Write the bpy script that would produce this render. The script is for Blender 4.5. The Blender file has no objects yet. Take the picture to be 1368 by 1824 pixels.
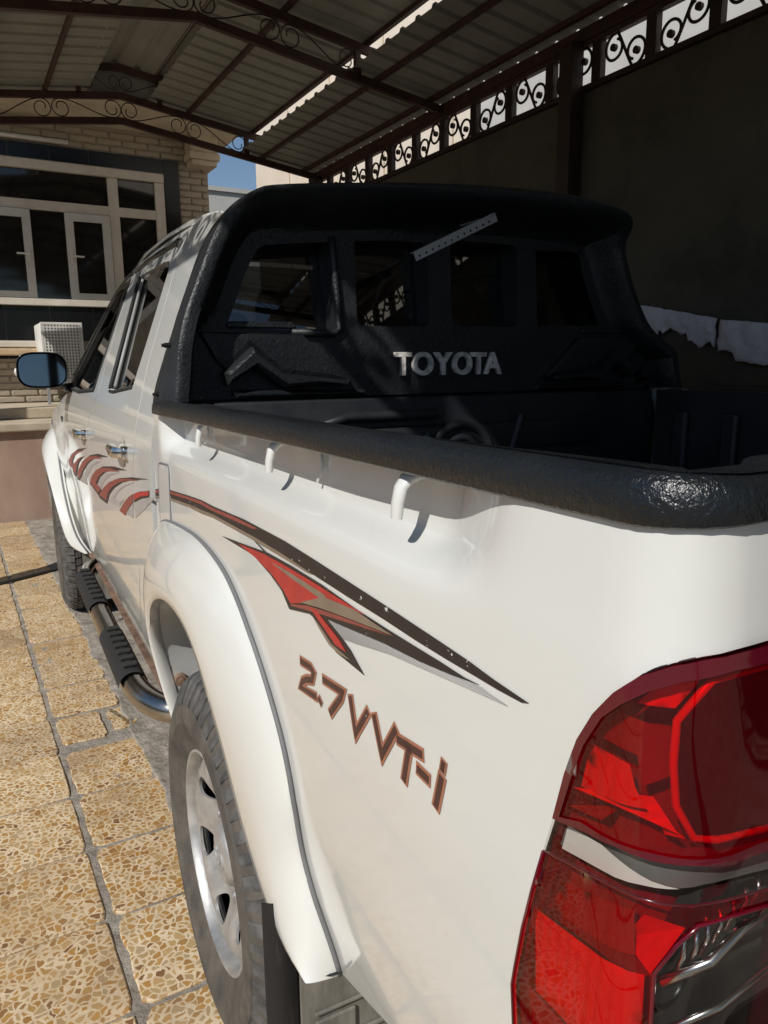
import bpy, bmesh, math, random
from mathutils import Vector, Matrix, noise
from mathutils.geometry import delaunay_2d_cdt
random.seed(7)
SC = bpy.context.scene
COL = SC.collection
PI = math.pi

# ------------------------------------------------------------------ camera, sky, sun, exposure
CAM_POS = (-1.1867, -0.256, 1.3446)
CAM_R = (0.885739, -0.464083, -0.009603)
CAM_U = (0.098039, 0.166813, 0.981102)
CAM_F = (0.453711, 0.869943, -0.193251)
cd = bpy.data.cameras.new('camera')
cam = bpy.data.objects.new('camera', cd)
COL.objects.link(cam)
cam.matrix_world = Matrix((
    (CAM_R[0], CAM_U[0], -CAM_F[0], CAM_POS[0]),
    (CAM_R[1], CAM_U[1], -CAM_F[1], CAM_POS[1]),
    (CAM_R[2], CAM_U[2], -CAM_F[2], CAM_POS[2]),
    (0, 0, 0, 1)))
cd.sensor_fit = 'VERTICAL'
cd.sensor_height = 36.0
cd.lens = 1316.14 / 1824 * 36.0
cd.clip_start = 0.02
cd.clip_end = 500
SC.camera = cam

SUN_DIR = Vector((1.0, 0.63, -1.03)).normalized()      # the way the light travels
TO_SUN = -SUN_DIR
SUN_EL = math.asin(TO_SUN.z)
SUN_AZ = math.atan2(TO_SUN.x, TO_SUN.y)
world = bpy.data.worlds.new('World')
SC.world = world
world.use_nodes = True
wn = world.node_tree
sky = wn.nodes.new('ShaderNodeTexSky')
sky.sky_type = 'NISHITA'
sky.sun_disc = False
sky.sun_elevation = SUN_EL
sky.sun_rotation = SUN_AZ
sky.air_density = 1.0
sky.dust_density = 0.25
sky.ozone_density = 2.2
bg = wn.nodes['Background']
bg.inputs['Strength'].default_value = 0.085
wn.links.new(sky.outputs[0], bg.inputs['Color'])
sl = bpy.data.lights.new('sun', 'SUN')
sl.energy = 4.4
sl.angle = math.radians(0.53)
sl.color = (1.0, 0.965, 0.915)
so = bpy.data.objects.new('sun', sl)
so.rotation_euler = SUN_DIR.to_track_quat('-Z', 'Y').to_euler()
so.location = (-5, -10, 8)
COL.objects.link(so)
SC.view_settings.view_transform = 'Standard'
SC.view_settings.look = 'None'
SC.view_settings.gamma = 1.0
SC.view_settings.use_curve_mapping = False
SC.view_settings.exposure = -0.12
SC.cycles.max_bounces = 8
SC.cycles.diffuse_bounces = 3
SC.cycles.glossy_bounces = 4
SC.cycles.transmission_bounces = 6
SC.cycles.transparent_max_bounces = 12

# ------------------------------------------------------------------ materials
class NT:
    def __init__(s, name):
        s.m = bpy.data.materials.new(name)
        s.m.use_nodes = True
        s.t = s.m.node_tree
        s.b = s.t.nodes['Principled BSDF']
    def n(s, typ, **kw):
        nd = s.t.nodes.new(typ)
        for k, v in kw.items():
            if k.startswith('i_'):
                nd.inputs[k[2:].replace('_', ' ')].default_value = v
            else:
                setattr(nd, k, v)
        return nd
    def l(s, a, b):
        s.t.links.new(a, b)
    def coord(s, scale=(1, 1, 1), kind='Object'):
        tc = s.n('ShaderNodeTexCoord')
        mp = s.n('ShaderNodeMapping')
        mp.inputs['Scale'].default_value = scale
        s.l(tc.outputs[kind], mp.inputs['Vector'])
        return mp.outputs[0]
    def noise(s, vec, scale, detail=4, rough=.55):
        nd = s.n('ShaderNodeTexNoise')
        nd.inputs['Scale'].default_value = scale
        nd.inputs['Detail'].default_value = detail
        nd.inputs['Roughness'].default_value = rough
        if vec is not None: s.l(vec, nd.inputs['Vector'])
        return nd.outputs['Fac']
    def ramp(s, fac, stops):
        r = s.n('ShaderNodeValToRGB')
        e = r.color_ramp.elements
        while len(e) < len(stops): e.new(.5)
        for k, (p, c) in enumerate(stops):
            e[k].position = p
            e[k].color = (c[0], c[1], c[2], 1) if len(c) == 3 else c
        s.l(fac, r.inputs[0])
        return r.outputs[0]
    def mix(s, fac, a, b, blend='MIX'):
        m = s.n('ShaderNodeMix', data_type='RGBA', blend_type=blend)
        for i, v in ((0, fac), (6, a), (7, b)):
            if hasattr(v, 'links'): s.l(v, m.inputs[i])
            elif i == 0: m.inputs[0].default_value = v
            else: m.inputs[i].default_value = (v[0], v[1], v[2], 1)
        return m.outputs[2]
    def bump(s, h, strength=.3, dist=.01, nrm=None):
        b = s.n('ShaderNodeBump')
        b.inputs['Strength'].default_value = strength
        b.inputs['Distance'].default_value = dist
        s.l(h, b.inputs['Height'])
        if nrm is not None: s.l(nrm, b.inputs['Normal'])
        return b.outputs[0]
    def set(s, **kw):
        for k, v in kw.items():
            i = s.b.inputs[k.replace('_', ' ')]
            if hasattr(v, 'links'): s.l(v, i)
            else: i.default_value = (v[0], v[1], v[2], 1) if isinstance(v, tuple) and len(v) == 3 else v
        return s

def simple(name, c, rough=.5, var=.12, vscale=8, metal=0.0, coat=0.0, bump=0.0, bscale=60, bdist=.004, spec=.5):
    k = NT(name)
    v = k.coord()
    f = k.noise(v, vscale, 5)
    lo = tuple(max(0, x * (1 - var)) for x in c); hi = tuple(min(1, x * (1 + var)) for x in c)
    k.set(Base_Color=k.ramp(f, [(.3, lo), (.7, hi)]), Metallic=metal, Coat_Weight=coat, Coat_Roughness=.04)
    k.b.inputs['Specular IOR Level'].default_value = spec
    rr = k.n('ShaderNodeMapRange'); rr.inputs['To Min'].default_value = rough * .85; rr.inputs['To Max'].default_value = min(1, rough * 1.15)
    k.l(f, rr.inputs['Value']); k.l(rr.outputs[0], k.b.inputs['Roughness'])
    if bump: k.set(Normal=k.bump(k.noise(v, bscale, 4), bump, bdist))
    return k.m

M = {}
def paint(name, dirt):
    k = NT(name)
    v = k.coord(kind='Generated') if False else k.coord()
    base = (.69, .697, .662)
    f = k.noise(v, 2.2, 6, .6)
    d = k.noise(v, 14, 6, .7)
    c = k.mix(k.ramp(f, [(.35, (0, 0, 0)), (.8, (dirt, dirt, dirt))]), base, (.66, .60, .50))
    spk = k.ramp(k.noise(v, 160, 2), [(.74, (0, 0, 0)), (.78, (.55, .55, .55))])
    spk2 = k.mix(1.0, spk, k.ramp(k.noise(v, 5, 3), [(.5, (0, 0, 0)), (.75, (1, 1, 1))]), 'MULTIPLY')
    c = k.mix(spk2, c, (.50, .43, .34))
    for sc_, st_, th_ in ((3.1, (1, .22, 1), .4985), (4.3, (1, 1, .3), .4990)):
        sv = k.noise(k.coord(st_), sc_, 1.5, .4)
        ln_ = k.ramp(sv, [(th_ - .0016, (0, 0, 0)), (th_, (1, 1, 1)), (th_ + .0016, (0, 0, 0))])
        ln_ = k.mix(1.0, ln_, k.ramp(k.noise(v, 3.3 + sc_, 3), [(.56, (0, 0, 0)), (.66, (.22, .22, .22))]), 'MULTIPLY')
        c = k.mix(ln_, c, (.42, .40, .37))
    k.set(Base_Color=c, Roughness=.32, Coat_Weight=1.0, Coat_Roughness=.04)
    k.b.inputs['Coat IOR'].default_value = 1.5
    rr = k.ramp(d, [(.3, (.02, .02, .02)), (.75, (.10, .10, .10))])
    k.l(rr, k.b.inputs['Coat Roughness'])
    k.set(Normal=k.bump(k.noise(v, 260, 2), .03, .001))
    return k.m
M['paint'] = paint('white_paint', .25)
M['paint_dusty'] = paint('dusty_white_paint', .9)

def textured_black(name, c, rough, scale, strength, dist, dust=0.0, distort=.8):
    k = NT(name)
    v = k.coord()
    w = k.n('ShaderNodeTexNoise'); w.inputs['Scale'].default_value = scale; w.inputs['Detail'].default_value = 2.0; w.inputs['Distortion'].default_value = distort
    k.l(v, w.inputs['Vector'])
    fine = k.noise(v, scale * 3.1, 2)
    ma = k.n('ShaderNodeMath', operation='MULTIPLY_ADD'); ma.inputs[1].default_value = .35
    k.l(fine, ma.inputs[0]); k.l(w.outputs['Fac'], ma.inputs[2])
    big = k.noise(v, 5, 6, .65)
    col = k.mix(k.ramp(big, [(.4, (0, 0, 0)), (.75, (dust, dust, dust))]), c, (.10, .092, .08))
    sp = k.ramp(k.noise(v, 210, 1), [(.77, (0, 0, 0)), (.80, (1, 1, 1))])
    sp = k.mix(1.0, sp, k.ramp(k.noise(v, 9, 2), [(.55, (0, 0, 0)), (.7, (.8, .8, .8))]), 'MULTIPLY')
    col = k.mix(sp, col, (.4, .37, .32))
    k.set(Base_Color=col, Roughness=k.ramp(big, [(.35, (rough,) * 3), (.75, (min(1, rough + .2),) * 3)]))
    k.set(Normal=k.bump(ma.outputs[0], strength, dist))
    return k.m
M['guard'] = textured_black('textured_black_fibreglass', (.010, .0125, .015), .36, 95, .55, .004, .12)
M['cap'] = textured_black('black_rail_cap_plastic', (.008, .0105, .013), .23, 210, .62, .0024, .05, 0.0)
M['liner'] = textured_black('black_bed_liner_plastic', (.011, .013, .016), .42, 140, .25, .002, .12)
M['black'] = simple('black_plastic', (.012, .012, .013), .45)
M['black_gloss'] = simple('glossy_black_plastic', (.008, .009, .011), .12, coat=.5)
M['rubber'] = simple('black_rubber_trim', (.016, .016, .016), .7)
M['band'] = simple('grey_lamp_band', (.20, .20, .19), .25, .1, 20, metal=.3)
M['run'] = simple('grey_window_run', (.30, .30, .29), .5)
M['gap'] = simple('grey_sealing_strip', (.16, .16, .165), .6)
M['void'] = simple('dark_underbody', (.02, .018, .016), .85)
M['chrome'] = simple('chrome', (.72, .70, .66), .08, .03, metal=1.0)
M['steel_tube'] = simple('stainless_steel_tube', (.40, .385, .36), .2, .1, 20, metal=1.0)
M['rust'] = simple('rusty_sill_metal', (.20, .125, .085), .8, .5, 14, bump=.3)
M['letter'] = simple('worn_silver_lettering', (.60, .57, .53), .55, .5, 45, bump=.4, bscale=120)
M['seat'] = simple('grey_seat_cloth', (.07, .062, .055), .9)
M['pink'] = simple('pink_cloth', (.40, .15, .13), .8)
M['rim'] = simple('silver_steel_wheel', (.44, .44, .43), .42, .25, 22, metal=.55, bump=.08, bscale=40)

def glass(name, tint, gl=1.0, f0=.045, body=None):
    k = NT(name)
    tr = k.n('ShaderNodeBsdfTransparent'); tr.inputs[0].default_value = (*tint, 1)
    g = k.n('ShaderNodeBsdfGlossy'); g.inputs['Roughness'].default_value = .015
    ge = k.n('ShaderNodeNewGeometry')
    dt = k.n('ShaderNodeVectorMath', operation='DOT_PRODUCT'); k.l(ge.outputs['Normal'], dt.inputs[0]); k.l(ge.outputs['Incoming'], dt.inputs[1])
    ab = k.n('ShaderNodeMath', operation='ABSOLUTE'); k.l(dt.outputs['Value'], ab.inputs[0])
    om = k.n('ShaderNodeMath', operation='SUBTRACT'); om.inputs[0].default_value = 1; k.l(ab.outputs[0], om.inputs[1])
    pw = k.n('ShaderNodeMath', operation='POWER'); pw.inputs[1].default_value = 5; k.l(om.outputs[0], pw.inputs[0])
    mr = k.n('ShaderNodeMath', operation='MULTIPLY_ADD'); mr.inputs[1].default_value = .95 * gl; mr.inputs[2].default_value = f0; k.l(pw.outputs[0], mr.inputs[0])
    mx = k.n('ShaderNodeMixShader')
    base = tr.outputs[0]
    if body:
        df = k.n('ShaderNodeBsdfDiffuse'); df.inputs[0].default_value = (*body[1], 1)
        m0 = k.n('ShaderNodeMixShader'); m0.inputs[0].default_value = body[0]; k.l(tr.outputs[0], m0.inputs[1]); k.l(df.outputs[0], m0.inputs[2]); base = m0.outputs[0]
    k.l(mr.outputs[0], mx.inputs[0]); k.l(base, mx.inputs[1]); k.l(g.outputs[0], mx.inputs[2])
    k.l(mx.outputs[0], k.t.nodes['Material Output'].inputs['Surface'])
    return k.m
M['glass'] = glass('tinted_window_glass', (.16, .17, .165), 1.0, .17)
M['rear_glass'] = glass('dark_rear_glass', (.20, .215, .22), 1.0, .11)
M['visor'] = glass('smoked_acrylic_visor', (.18, .17, .16))
M['red_lens'] = glass('red_lens_plastic', (.92, .007, .026), .8, .045, (.07, (.42, .003, .018)))
M['clear_lens'] = glass('clear_lens_plastic', (.80, .80, .78))
M['reflector'] = simple('silvered_lamp_reflector', (.75, .75, .73), .22, .05, metal=1.0)
M['reflector_white'] = simple('white_lamp_reflector', (.72, .70, .64), .35)
M['lamp_dark'] = simple('dark_lamp_housing', (.012, .012, .013), .18, coat=.4)
M['red_inner'] = simple('red_inner_lamp_plastic', (.62, .010, .030), .3, coat=.3)
M['red_deep'] = simple('deep_red_lamp_plastic', (.20, .004, .012), .25, coat=.3)
M['red_dark'] = simple('dark_red_lamp_plastic', (.05, .006, .008), .2, coat=.3)
M['lamp_rim'] = simple('red_lamp_rim_plastic', (.10, .002, .010), .15, coat=.5)

for nm_ in ('red_inner', 'red_deep'):
    m_ = M[nm_]; k = NT('tmp'); bpy.data.materials.remove(k.m); k.m = m_; k.t = m_.node_tree; k.b = k.t.nodes['Principled BSDF']
    wv_ = k.n('ShaderNodeTexWave', wave_type='BANDS', bands_direction='DIAGONAL'); wv_.inputs['Scale'].default_value = 62; wv_.inputs['Distortion'].default_value = .3
    k.l(k.coord((1, 1, .12)), wv_.inputs['Vector']); k.set(Normal=k.bump(wv_.outputs['Fac'], .35, .0012))
def decal(name, c, chips=.0):
    k = NT(name)
    v = k.coord()
    f = k.noise(v, 30, 4)
    lo = tuple(x * .85 for x in c); hi = tuple(min(1, x * 1.12) for x in c)
    k.set(Base_Color=k.ramp(f, [(.3, lo), (.7, hi)]), Roughness=.42)
    if chips:
        w = k.ramp(k.noise(v, 75, 5, .7), [(chips, (0, 0, 0)), (chips + .02, (1, 1, 1))])
        k.l(k.mix(w, k.ramp(f, [(.3, lo), (.7, hi)]), (.78, .76, .71)), k.b.inputs['Base Color'])
    return k.m
M['d_dark'] = decal('decal_dark_brown', (.024, .017, .017), .655)
M['d_red'] = decal('decal_red', (.42, .030, .025), .74)
M['d_dred'] = decal('decal_faded_red', (.25, .060, .045))
M['d_tan'] = decal('decal_tan', (.22, .165, .115))
M['d_grey'] = decal('decal_light_grey', (.46, .45, .43))
M['d_mid'] = decal('decal_mid_grey', (.36, .33, .31))
M['d_copper'] = decal('decal_copper_outline', (.34, .14, .08), .70)
M['d_text'] = decal('decal_text_brown', (.062, .024, .022), .68)
kk = NT('decal_halftone')
vv = kk.coord((1, 1, 1))
wv = kk.n('ShaderNodeTexVoronoi', feature='F1'); wv.inputs['Scale'].default_value = 420; wv.inputs['Randomness'].default_value = 0
kk.l(vv, wv.inputs['Vector'])
kk.set(Base_Color=kk.ramp(wv.outputs['Distance'], [(.46, (.23, .22, .22)), (.60, (.46, .45, .43))]), Roughness=.4)
M['d_half'] = kk.m

# tyre, ground, masonry
k = NT('dusty_tyre_rubber')
v = k.coord()
f = k.noise(v, 16, 6, .65)
k.set(Base_Color=k.ramp(f, [(.28, (.045, .041, .036)), (.5, (.085, .075, .062)), (.75, (.135, .117, .094))]), Roughness=.85)
k.set(Normal=k.bump(k.noise(v, 90, 3), .15, .002))
M['tyre'] = k.m
M['tread'] = simple('grey_tread_rubber', (.085, .083, .080), .8, .6, 30, bump=.2)
k = NT('dusty_mud_flap')
v = k.coord((1, 1, .25))
f = k.noise(v, 22, 6, .7)
k.set(Base_Color=k.ramp(f, [(.3, (.10, .094, .080)), (.5, (.19, .178, .150)), (.68, (.27, .25, .21))]), Roughness=.9)
M['flap'] = k.m
k = NT('streaked_black_plastic')
v = k.coord((1, 1, .12))
f = k.noise(v, 45, 5, .7)
k.set(Base_Color=k.ramp(f, [(.52, (.012, .012, .014)), (.66, (.05, .047, .042)), (.75, (.2, .185, .16))]), Roughness=.5)
M['splash'] = k.m

def terrazzo():
    k = NT('ochre_terrazzo_tile')
    tc = k.n('ShaderNodeTexCoord')
    oi = k.n('ShaderNodeObjectInfo')
    add = k.n('ShaderNodeVectorMath', operation='ADD')
    sc = k.n('ShaderNodeVectorMath', operation='SCALE'); sc.inputs['Scale'].default_value = 37.0
    cmb = k.n('ShaderNodeCombineXYZ')
    k.l(oi.outputs['Random'], cmb.inputs[0]); k.l(oi.outputs['Random'], cmb.inputs[1])
    k.l(cmb.outputs[0], sc.inputs[0])
    k.l(tc.outputs['Object'], add.inputs[0]); k.l(sc.outputs[0], add.inputs[1])
    vec = add.outputs[0]
    wn_ = k.n('ShaderNodeTexNoise'); wn_.inputs['Scale'].default_value = 38; wn_.inputs['Detail'].default_value = 3
    k.l(vec, wn_.inputs['Vector'])
    dv = k.n('ShaderNodeVectorMath', operation='MULTIPLY_ADD'); dv.inputs[1].default_value = (.024, .024, 0)
    k.l(wn_.outputs['Color'], dv.inputs[0]); k.l(vec, dv.inputs[2])
    def vor(scale, feat):
        w = k.n('ShaderNodeTexVoronoi', feature=feat, voronoi_dimensions='2D'); w.inputs['Scale'].default_value = scale
        k.l(dv.outputs[0], w.inputs['Vector']); return w
    S = 54
    e = vor(S, 'DISTANCE_TO_EDGE'); c = vor(S, 'F1')
    sep = k.n('ShaderNodeSeparateColor'); k.l(c.outputs['Color'], sep.inputs[0])
    th = k.n('ShaderNodeMapRange'); th.inputs['To Min'].default_value = .03; th.inputs['To Max'].default_value = .26
    k.l(sep.outputs[1], th.inputs['Value'])
    gt = k.n('ShaderNodeMath', operation='SUBTRACT'); k.l(e.outputs['Distance'], gt.inputs[0]); k.l(th.outputs[0], gt.inputs[1])
    msk = k.ramp(gt.outputs[0], [(0.0, (0, 0, 0)), (.03, (1, 1, 1))])
    chip = k.ramp(sep.outputs[0], [(.0, (.42, .225, .060)), (.2, (.50, .295, .095)), (.4, (.33, .17, .05)), (.6, (.52, .36, .17)), (.78, (.42, .33, .20)), (.9, (.45, .27, .09)), (.97, (.22, .11, .05))])
    blot = k.noise(vec, 5, 5, .6)
    mat_ = k.ramp(k.noise(vec, 22, 4), [(.3, (.62, .50, .33)), (.7, (.80, .69, .51))])
    col = k.mix(msk, mat_, chip)
    worn = k.ramp(blot, [(.5, (0, 0, 0)), (.8, (.65, .65, .65))])
    col = k.mix(worn, col, (.52, .36, .175))
    big = k.noise(k.coord(), 2.0, 4)
    dirt = k.ramp(k.noise(vec, 9, 6, .7), [(.55, (0, 0, 0)), (.85, (.5, .5, .5))])
    col = k.mix(dirt, col, (.34, .26, .18))
    # worn, dirty rim of the tile
    sx = k.n('ShaderNodeSeparateXYZ'); k.l(tc.outputs['Object'], sx.inputs[0])
    ax = k.n('ShaderNodeMath', operation='ABSOLUTE'); k.l(sx.outputs[0], ax.inputs[0])
    ay = k.n('ShaderNodeMath', operation='ABSOLUTE'); k.l(sx.outputs[1], ay.inputs[0])
    mxx = k.n('ShaderNodeMath', operation='MAXIMUM'); k.l(ax.outputs[0], mxx.inputs[0]); k.l(ay.outputs[0], mxx.inputs[1])
    wob = k.n('ShaderNodeMath', operation='MULTIPLY_ADD'); wob.inputs[1].default_value = .05
    k.l(k.noise(vec, 18, 4), wob.inputs[0]); k.l(mxx.outputs[0], wob.inputs[2])
    rim = k.ramp(wob.outputs[0], [(.162, (0, 0, 0)), (.195, (.6, .6, .6))])
    col = k.mix(rim, col, (.40, .285, .165))
    st_ = k.noise(k.coord(), 1.1, 7, .7) if False else k.noise(vec, 3.2, 8, .72)
    col = k.mix(k.ramp(st_, [(.50, (0, 0, 0)), (.66, (.55, .55, .55))]), col, (.30, .205, .115))
    col = k.mix(k.ramp(k.noise(vec, 150, 3), [(.62, (0, 0, 0)), (.72, (.5, .5, .5))]), col, (.25, .17, .10))
    tone = k.ramp(oi.outputs['Random'], [(0, (.78, .75, .71)), (.5, (.99, .96, .91)), (1, (.86, .79, .71))])
    col = k.mix(1.0, col, tone, 'MULTIPLY')
    k.set(Base_Color=col, Roughness=.62)
    k.set(Normal=k.bump(k.noise(vec, 70, 4), .25, .002))
    return k.m
M['tile'] = terrazzo()
def mottled(name, stops, scale, bump=.5, bdist=.01, rough=.9, bscale=None, stretch=(1, 1, 1)):
    k = NT(name)
    v = k.coord(stretch)
    f = k.noise(v, scale, 8, .68)
    k.set(Base_Color=k.ramp(f, stops), Roughness=rough)
    k.set(Normal=k.bump(k.noise(v, bscale or scale * 3, 8, .7), bump, bdist))
    return k.m
M['mortar'] = mottled('rough_grey_mortar', [(.3, (.21, .18, .145)), (.5, (.36, .315, .26)), (.7, (.50, .45, .385))], 12, 1.0, .02)
M['cement'] = mottled('old_cement', [(.3, (.20, .175, .145)), (.7, (.34, .30, .25))], 5, .5, .01)
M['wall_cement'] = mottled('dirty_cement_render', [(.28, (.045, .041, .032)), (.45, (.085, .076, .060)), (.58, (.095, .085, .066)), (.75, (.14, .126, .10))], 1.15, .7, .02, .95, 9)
M['brown_render'] = mottled('pinkish_brown_render', [(.3, (.31, .205, .155)), (.5, (.38, .265, .20)), (.72, (.46, .33, .25))], 2.4, .25, .006, .9, 24, (1, 1, .5))
M['beige_slab'] = mottled('worn_beige_slab', [(.3, (.40, .33, .235)), (.7, (.56, .48, .36))], 5, .3, .006)
M['stone'] = mottled('sandy_split_stone', [(.28, (.31, .26, .19)), (.5, (.36, .305, .23)), (.75, (.41, .35, .265))], 14, .6, .010, .9, 30)
M['plaster'] = mottled('stained_beige_plaster', [(.3, (.44, .36, .26)), (.6, (.58, .49, .37)), (.8, (.46, .36, .23))], 3.5, .2, .005)
M['cream'] = mottled('sunny_cream_render', [(.3, (.66, .57, .47)), (.7, (.76, .67, .56))], 2.2, .3, .01)
M['grey_wall'] = mottled('pale_grey_block_wall', [(.3, (.44, .43, .40)), (.7, (.55, .53, .49))], 2, .3, .01)
M['pvc'] = simple('aged_white_pvc', (.62, .56, .47), .45, .12, 5)
M['pvc_door'] = simple('grey_white_pvc', (.60, .58, .53), .42, .1, 5)
M['black_tile'] = simple('polished_black_tile', (.007, .007, .008), .22, spec=.3)
M['dark_pane'] = simple('dark_window_pane', (.012, .011, .010), .06, spec=.7)
M['wood'] = simple('pale_wood_board', (.50, .36, .22), .6, .2, 12)
M['grout_line'] = simple('pale_grout', (.35, .33, .30), .8)
M['white_metal'] = simple('white_enamelled_metal', (.70, .68, .63), .45)
M['galv'] = simple('galvanised_steel', (.45, .46, .47), .4, metal=.6)
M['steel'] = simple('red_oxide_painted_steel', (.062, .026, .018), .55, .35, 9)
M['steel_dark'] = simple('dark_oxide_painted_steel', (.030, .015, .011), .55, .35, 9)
M['sheet'] = mottled('grey_olive_roof_sheet', [(.3, (.245, .238, .20)), (.7, (.33, .32, .275))], 2.5, .05, .002, .5)
M['hose'] = simple('black_hose_rubber', (.03, .028, .026), .5)
M['paper'] = mottled('torn_bluish_paper', [(.3, (.52, .50, .58)), (.55, (.72, .70, .77)), (.8, (.84, .82, .86))], 6, .8, .02, .9, 9)
M['opaque_black'] = simple('matt_black', (.004, .004, .004), .9)
M['mirror_glass'] = simple('blue_mirror_glass', (.19, .215, .215), .03, .02, metal=1.0)
M['tube'] = simple('white_lamp_tube', (.62, .62, .60), .4)

# ------------------------------------------------------------------ mesh helpers
class MB:
    def __init__(s): s.v = []; s.f = []
    def add(s, vs, fs):
        o = len(s.v)
        s.v += [tuple(x) for x in vs]
        s.f += [tuple(i + o for i in f) for f in fs]
        return s
    def box(s, a, b, bev=0.0):
        x0, y0, z0 = (min(a[i], b[i]) for i in range(3)); x1, y1, z1 = (max(a[i], b[i]) for i in range(3))
        if bev <= 0:
            s.add([(x0, y0, z0), (x1, y0, z0), (x1, y1, z0), (x0, y1, z0), (x0, y0, z1), (x1, y0, z1), (x1, y1, z1), (x0, y1, z1)],
                  [(0, 3, 2, 1), (4, 5, 6, 7), (0, 1, 5, 4), (1, 2, 6, 5), (2, 3, 7, 6), (3, 0, 4, 7)])
            return s
        bm = bmesh.new()
        bmesh.ops.create_cube(bm, size=1.0)
        for v in bm.verts:
            v.co = Vector(((x0 + x1) / 2 + v.co.x * (x1 - x0), (y0 + y1) / 2 + v.co.y * (y1 - y0), (z0 + z1) / 2 + v.co.z * (z1 - z0)))
        bmesh.ops.bevel(bm, geom=bm.edges[:] + bm.verts[:], offset=bev, segments=2, affect='EDGES', profile=.5)
        bm.verts.ensure_lookup_table(); bm.verts.index_update()
        s.add([v.co for v in bm.verts], [[v.index for v in f.verts] for f in bm.faces])
        bm.free()
        return s
    def tube(s, pts, r, n=8, closed=False, caps=True, up=None):
        pts = [Vector(p) for p in pts]
        N = len(pts); rings = []
        prev = None
        for i, p in enumerate(pts):
            a = pts[i - 1] if (i > 0 or closed) else p
            b = pts[(i + 1) % N] if (i < N - 1 or closed) else p
            t = (b - a).normalized()
            if prev is None:
                u = Vector((0, 0, 1)) if abs(t.z) < .9 else Vector((1, 0, 0))
                u = (u - t * u.dot(t)).normalized()
            else:
                u = (prev - t * prev.dot(t)).normalized()
            prev = u
            w = t.cross(u)
            rr = r(i / max(1, N - 1)) if callable(r) else r
            rings.append([p + (u * math.cos(2 * PI * k / n) + w * math.sin(2 * PI * k / n)) * rr for k in range(n)])
        fs = []
        m = N if closed else N - 1
        for i in range(m):
            for k in range(n):
                a = i * n + k; b = i * n + (k + 1) % n; c = ((i + 1) % N) * n + (k + 1) % n; d = ((i + 1) % N) * n + k
                fs.append((a, b, c, d))
        if caps and not closed:
            fs.append(tuple(range(n - 1, -1, -1))); fs.append(tuple((N - 1) * n + k for k in range(n)))
        s.add([q for R_ in rings for q in R_], fs)
        return s
    def bar(s, p, q, w, h):
        """square section bar from p to q"""
        p = Vector(p); q = Vector(q); t = (q - p).normalized()
        u = Vector((0, 0, 1)) if abs(t.z) < .95 else Vector((0, 1, 0))
        side = t.cross(u).normalized(); u = side.cross(t).normalized()
        vs = []
        for e in (p, q):
            for a, b in ((-1, -1), (1, -1), (1, 1), (-1, 1)):
                vs.append(e + side * (a * w / 2) + u * (b * h / 2))
        s.add(vs, [(3, 2, 1, 0), (4, 5, 6, 7), (0, 1, 5, 4), (1, 2, 6, 5), (2, 3, 7, 6), (3, 0, 4, 7)])
        return s
    def loft(s, rings, closed=True, caps=True):
        n = len(rings[0]); fs = []
        for i in range(len(rings) - 1):
            for k in range(n if closed else n - 1):
                fs.append((i * n + k, i * n + (k + 1) % n, (i + 1) * n + (k + 1) % n, (i + 1) * n + k))
        if caps and closed:
            fs.append(tuple(range(n - 1, -1, -1))); fs.append(tuple((len(rings) - 1) * n + k for k in range(n)))
        s.add([q for R_ in rings for q in R_], fs)
        return s
    def lathe(s, prof, c, n=48, axis='x'):
        """prof: (axial, radius) list"""
        rings = []
        for a, r in prof:
            rings.append([(c[0] + a, c[1] + r * math.cos(2 * PI * k / n), c[2] + r * math.sin(2 * PI * k / n)) for k in range(n)])
        return s.loft(rings, True, False)
    def mesh(s, name, smooth=False):
        m = bpy.data.meshes.new(name)
        m.from_pydata(s.v, [], s.f)
        bm = bmesh.new(); bm.from_mesh(m)
        bmesh.ops.recalc_face_normals(bm, faces=bm.faces[:])
        bm.to_mesh(m); bm.free()
        if smooth:
            m.shade_smooth() if hasattr(m, 'shade_smooth') else None
            if smooth is not True:
                try: m.set_sharp_from_angle(angle=math.radians(smooth))
                except Exception: pass
        m.validate()
        return m
    def build(s, name, mat, parent=None, smooth=False, loc=None):
        m = s.mesh(name, smooth)
        m.materials.append(M[mat] if isinstance(mat, str) else mat)
        return link(name, m, parent, loc)

def link(name, m, parent=None, loc=None):
    o = bpy.data.objects.new(name, m)
    COL.objects.link(o)
    if parent is not None: o.parent = parent
    if loc is not None: o.location = loc
    return o

def tag(o, label=None, cat=None, group=None, kind=None):
    if label: o['label'] = label
    if cat: o['category'] = cat
    if group: o['group'] = group
    if kind: o['kind'] = kind
    return o
def empty(name, loc=(0, 0, 0), rz=0):
    o = bpy.data.objects.new(name, None)
    o.location = loc; o.rotation_euler = (0, 0, rz); o.empty_display_size = .1
    COL.objects.link(o)
    return o

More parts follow.
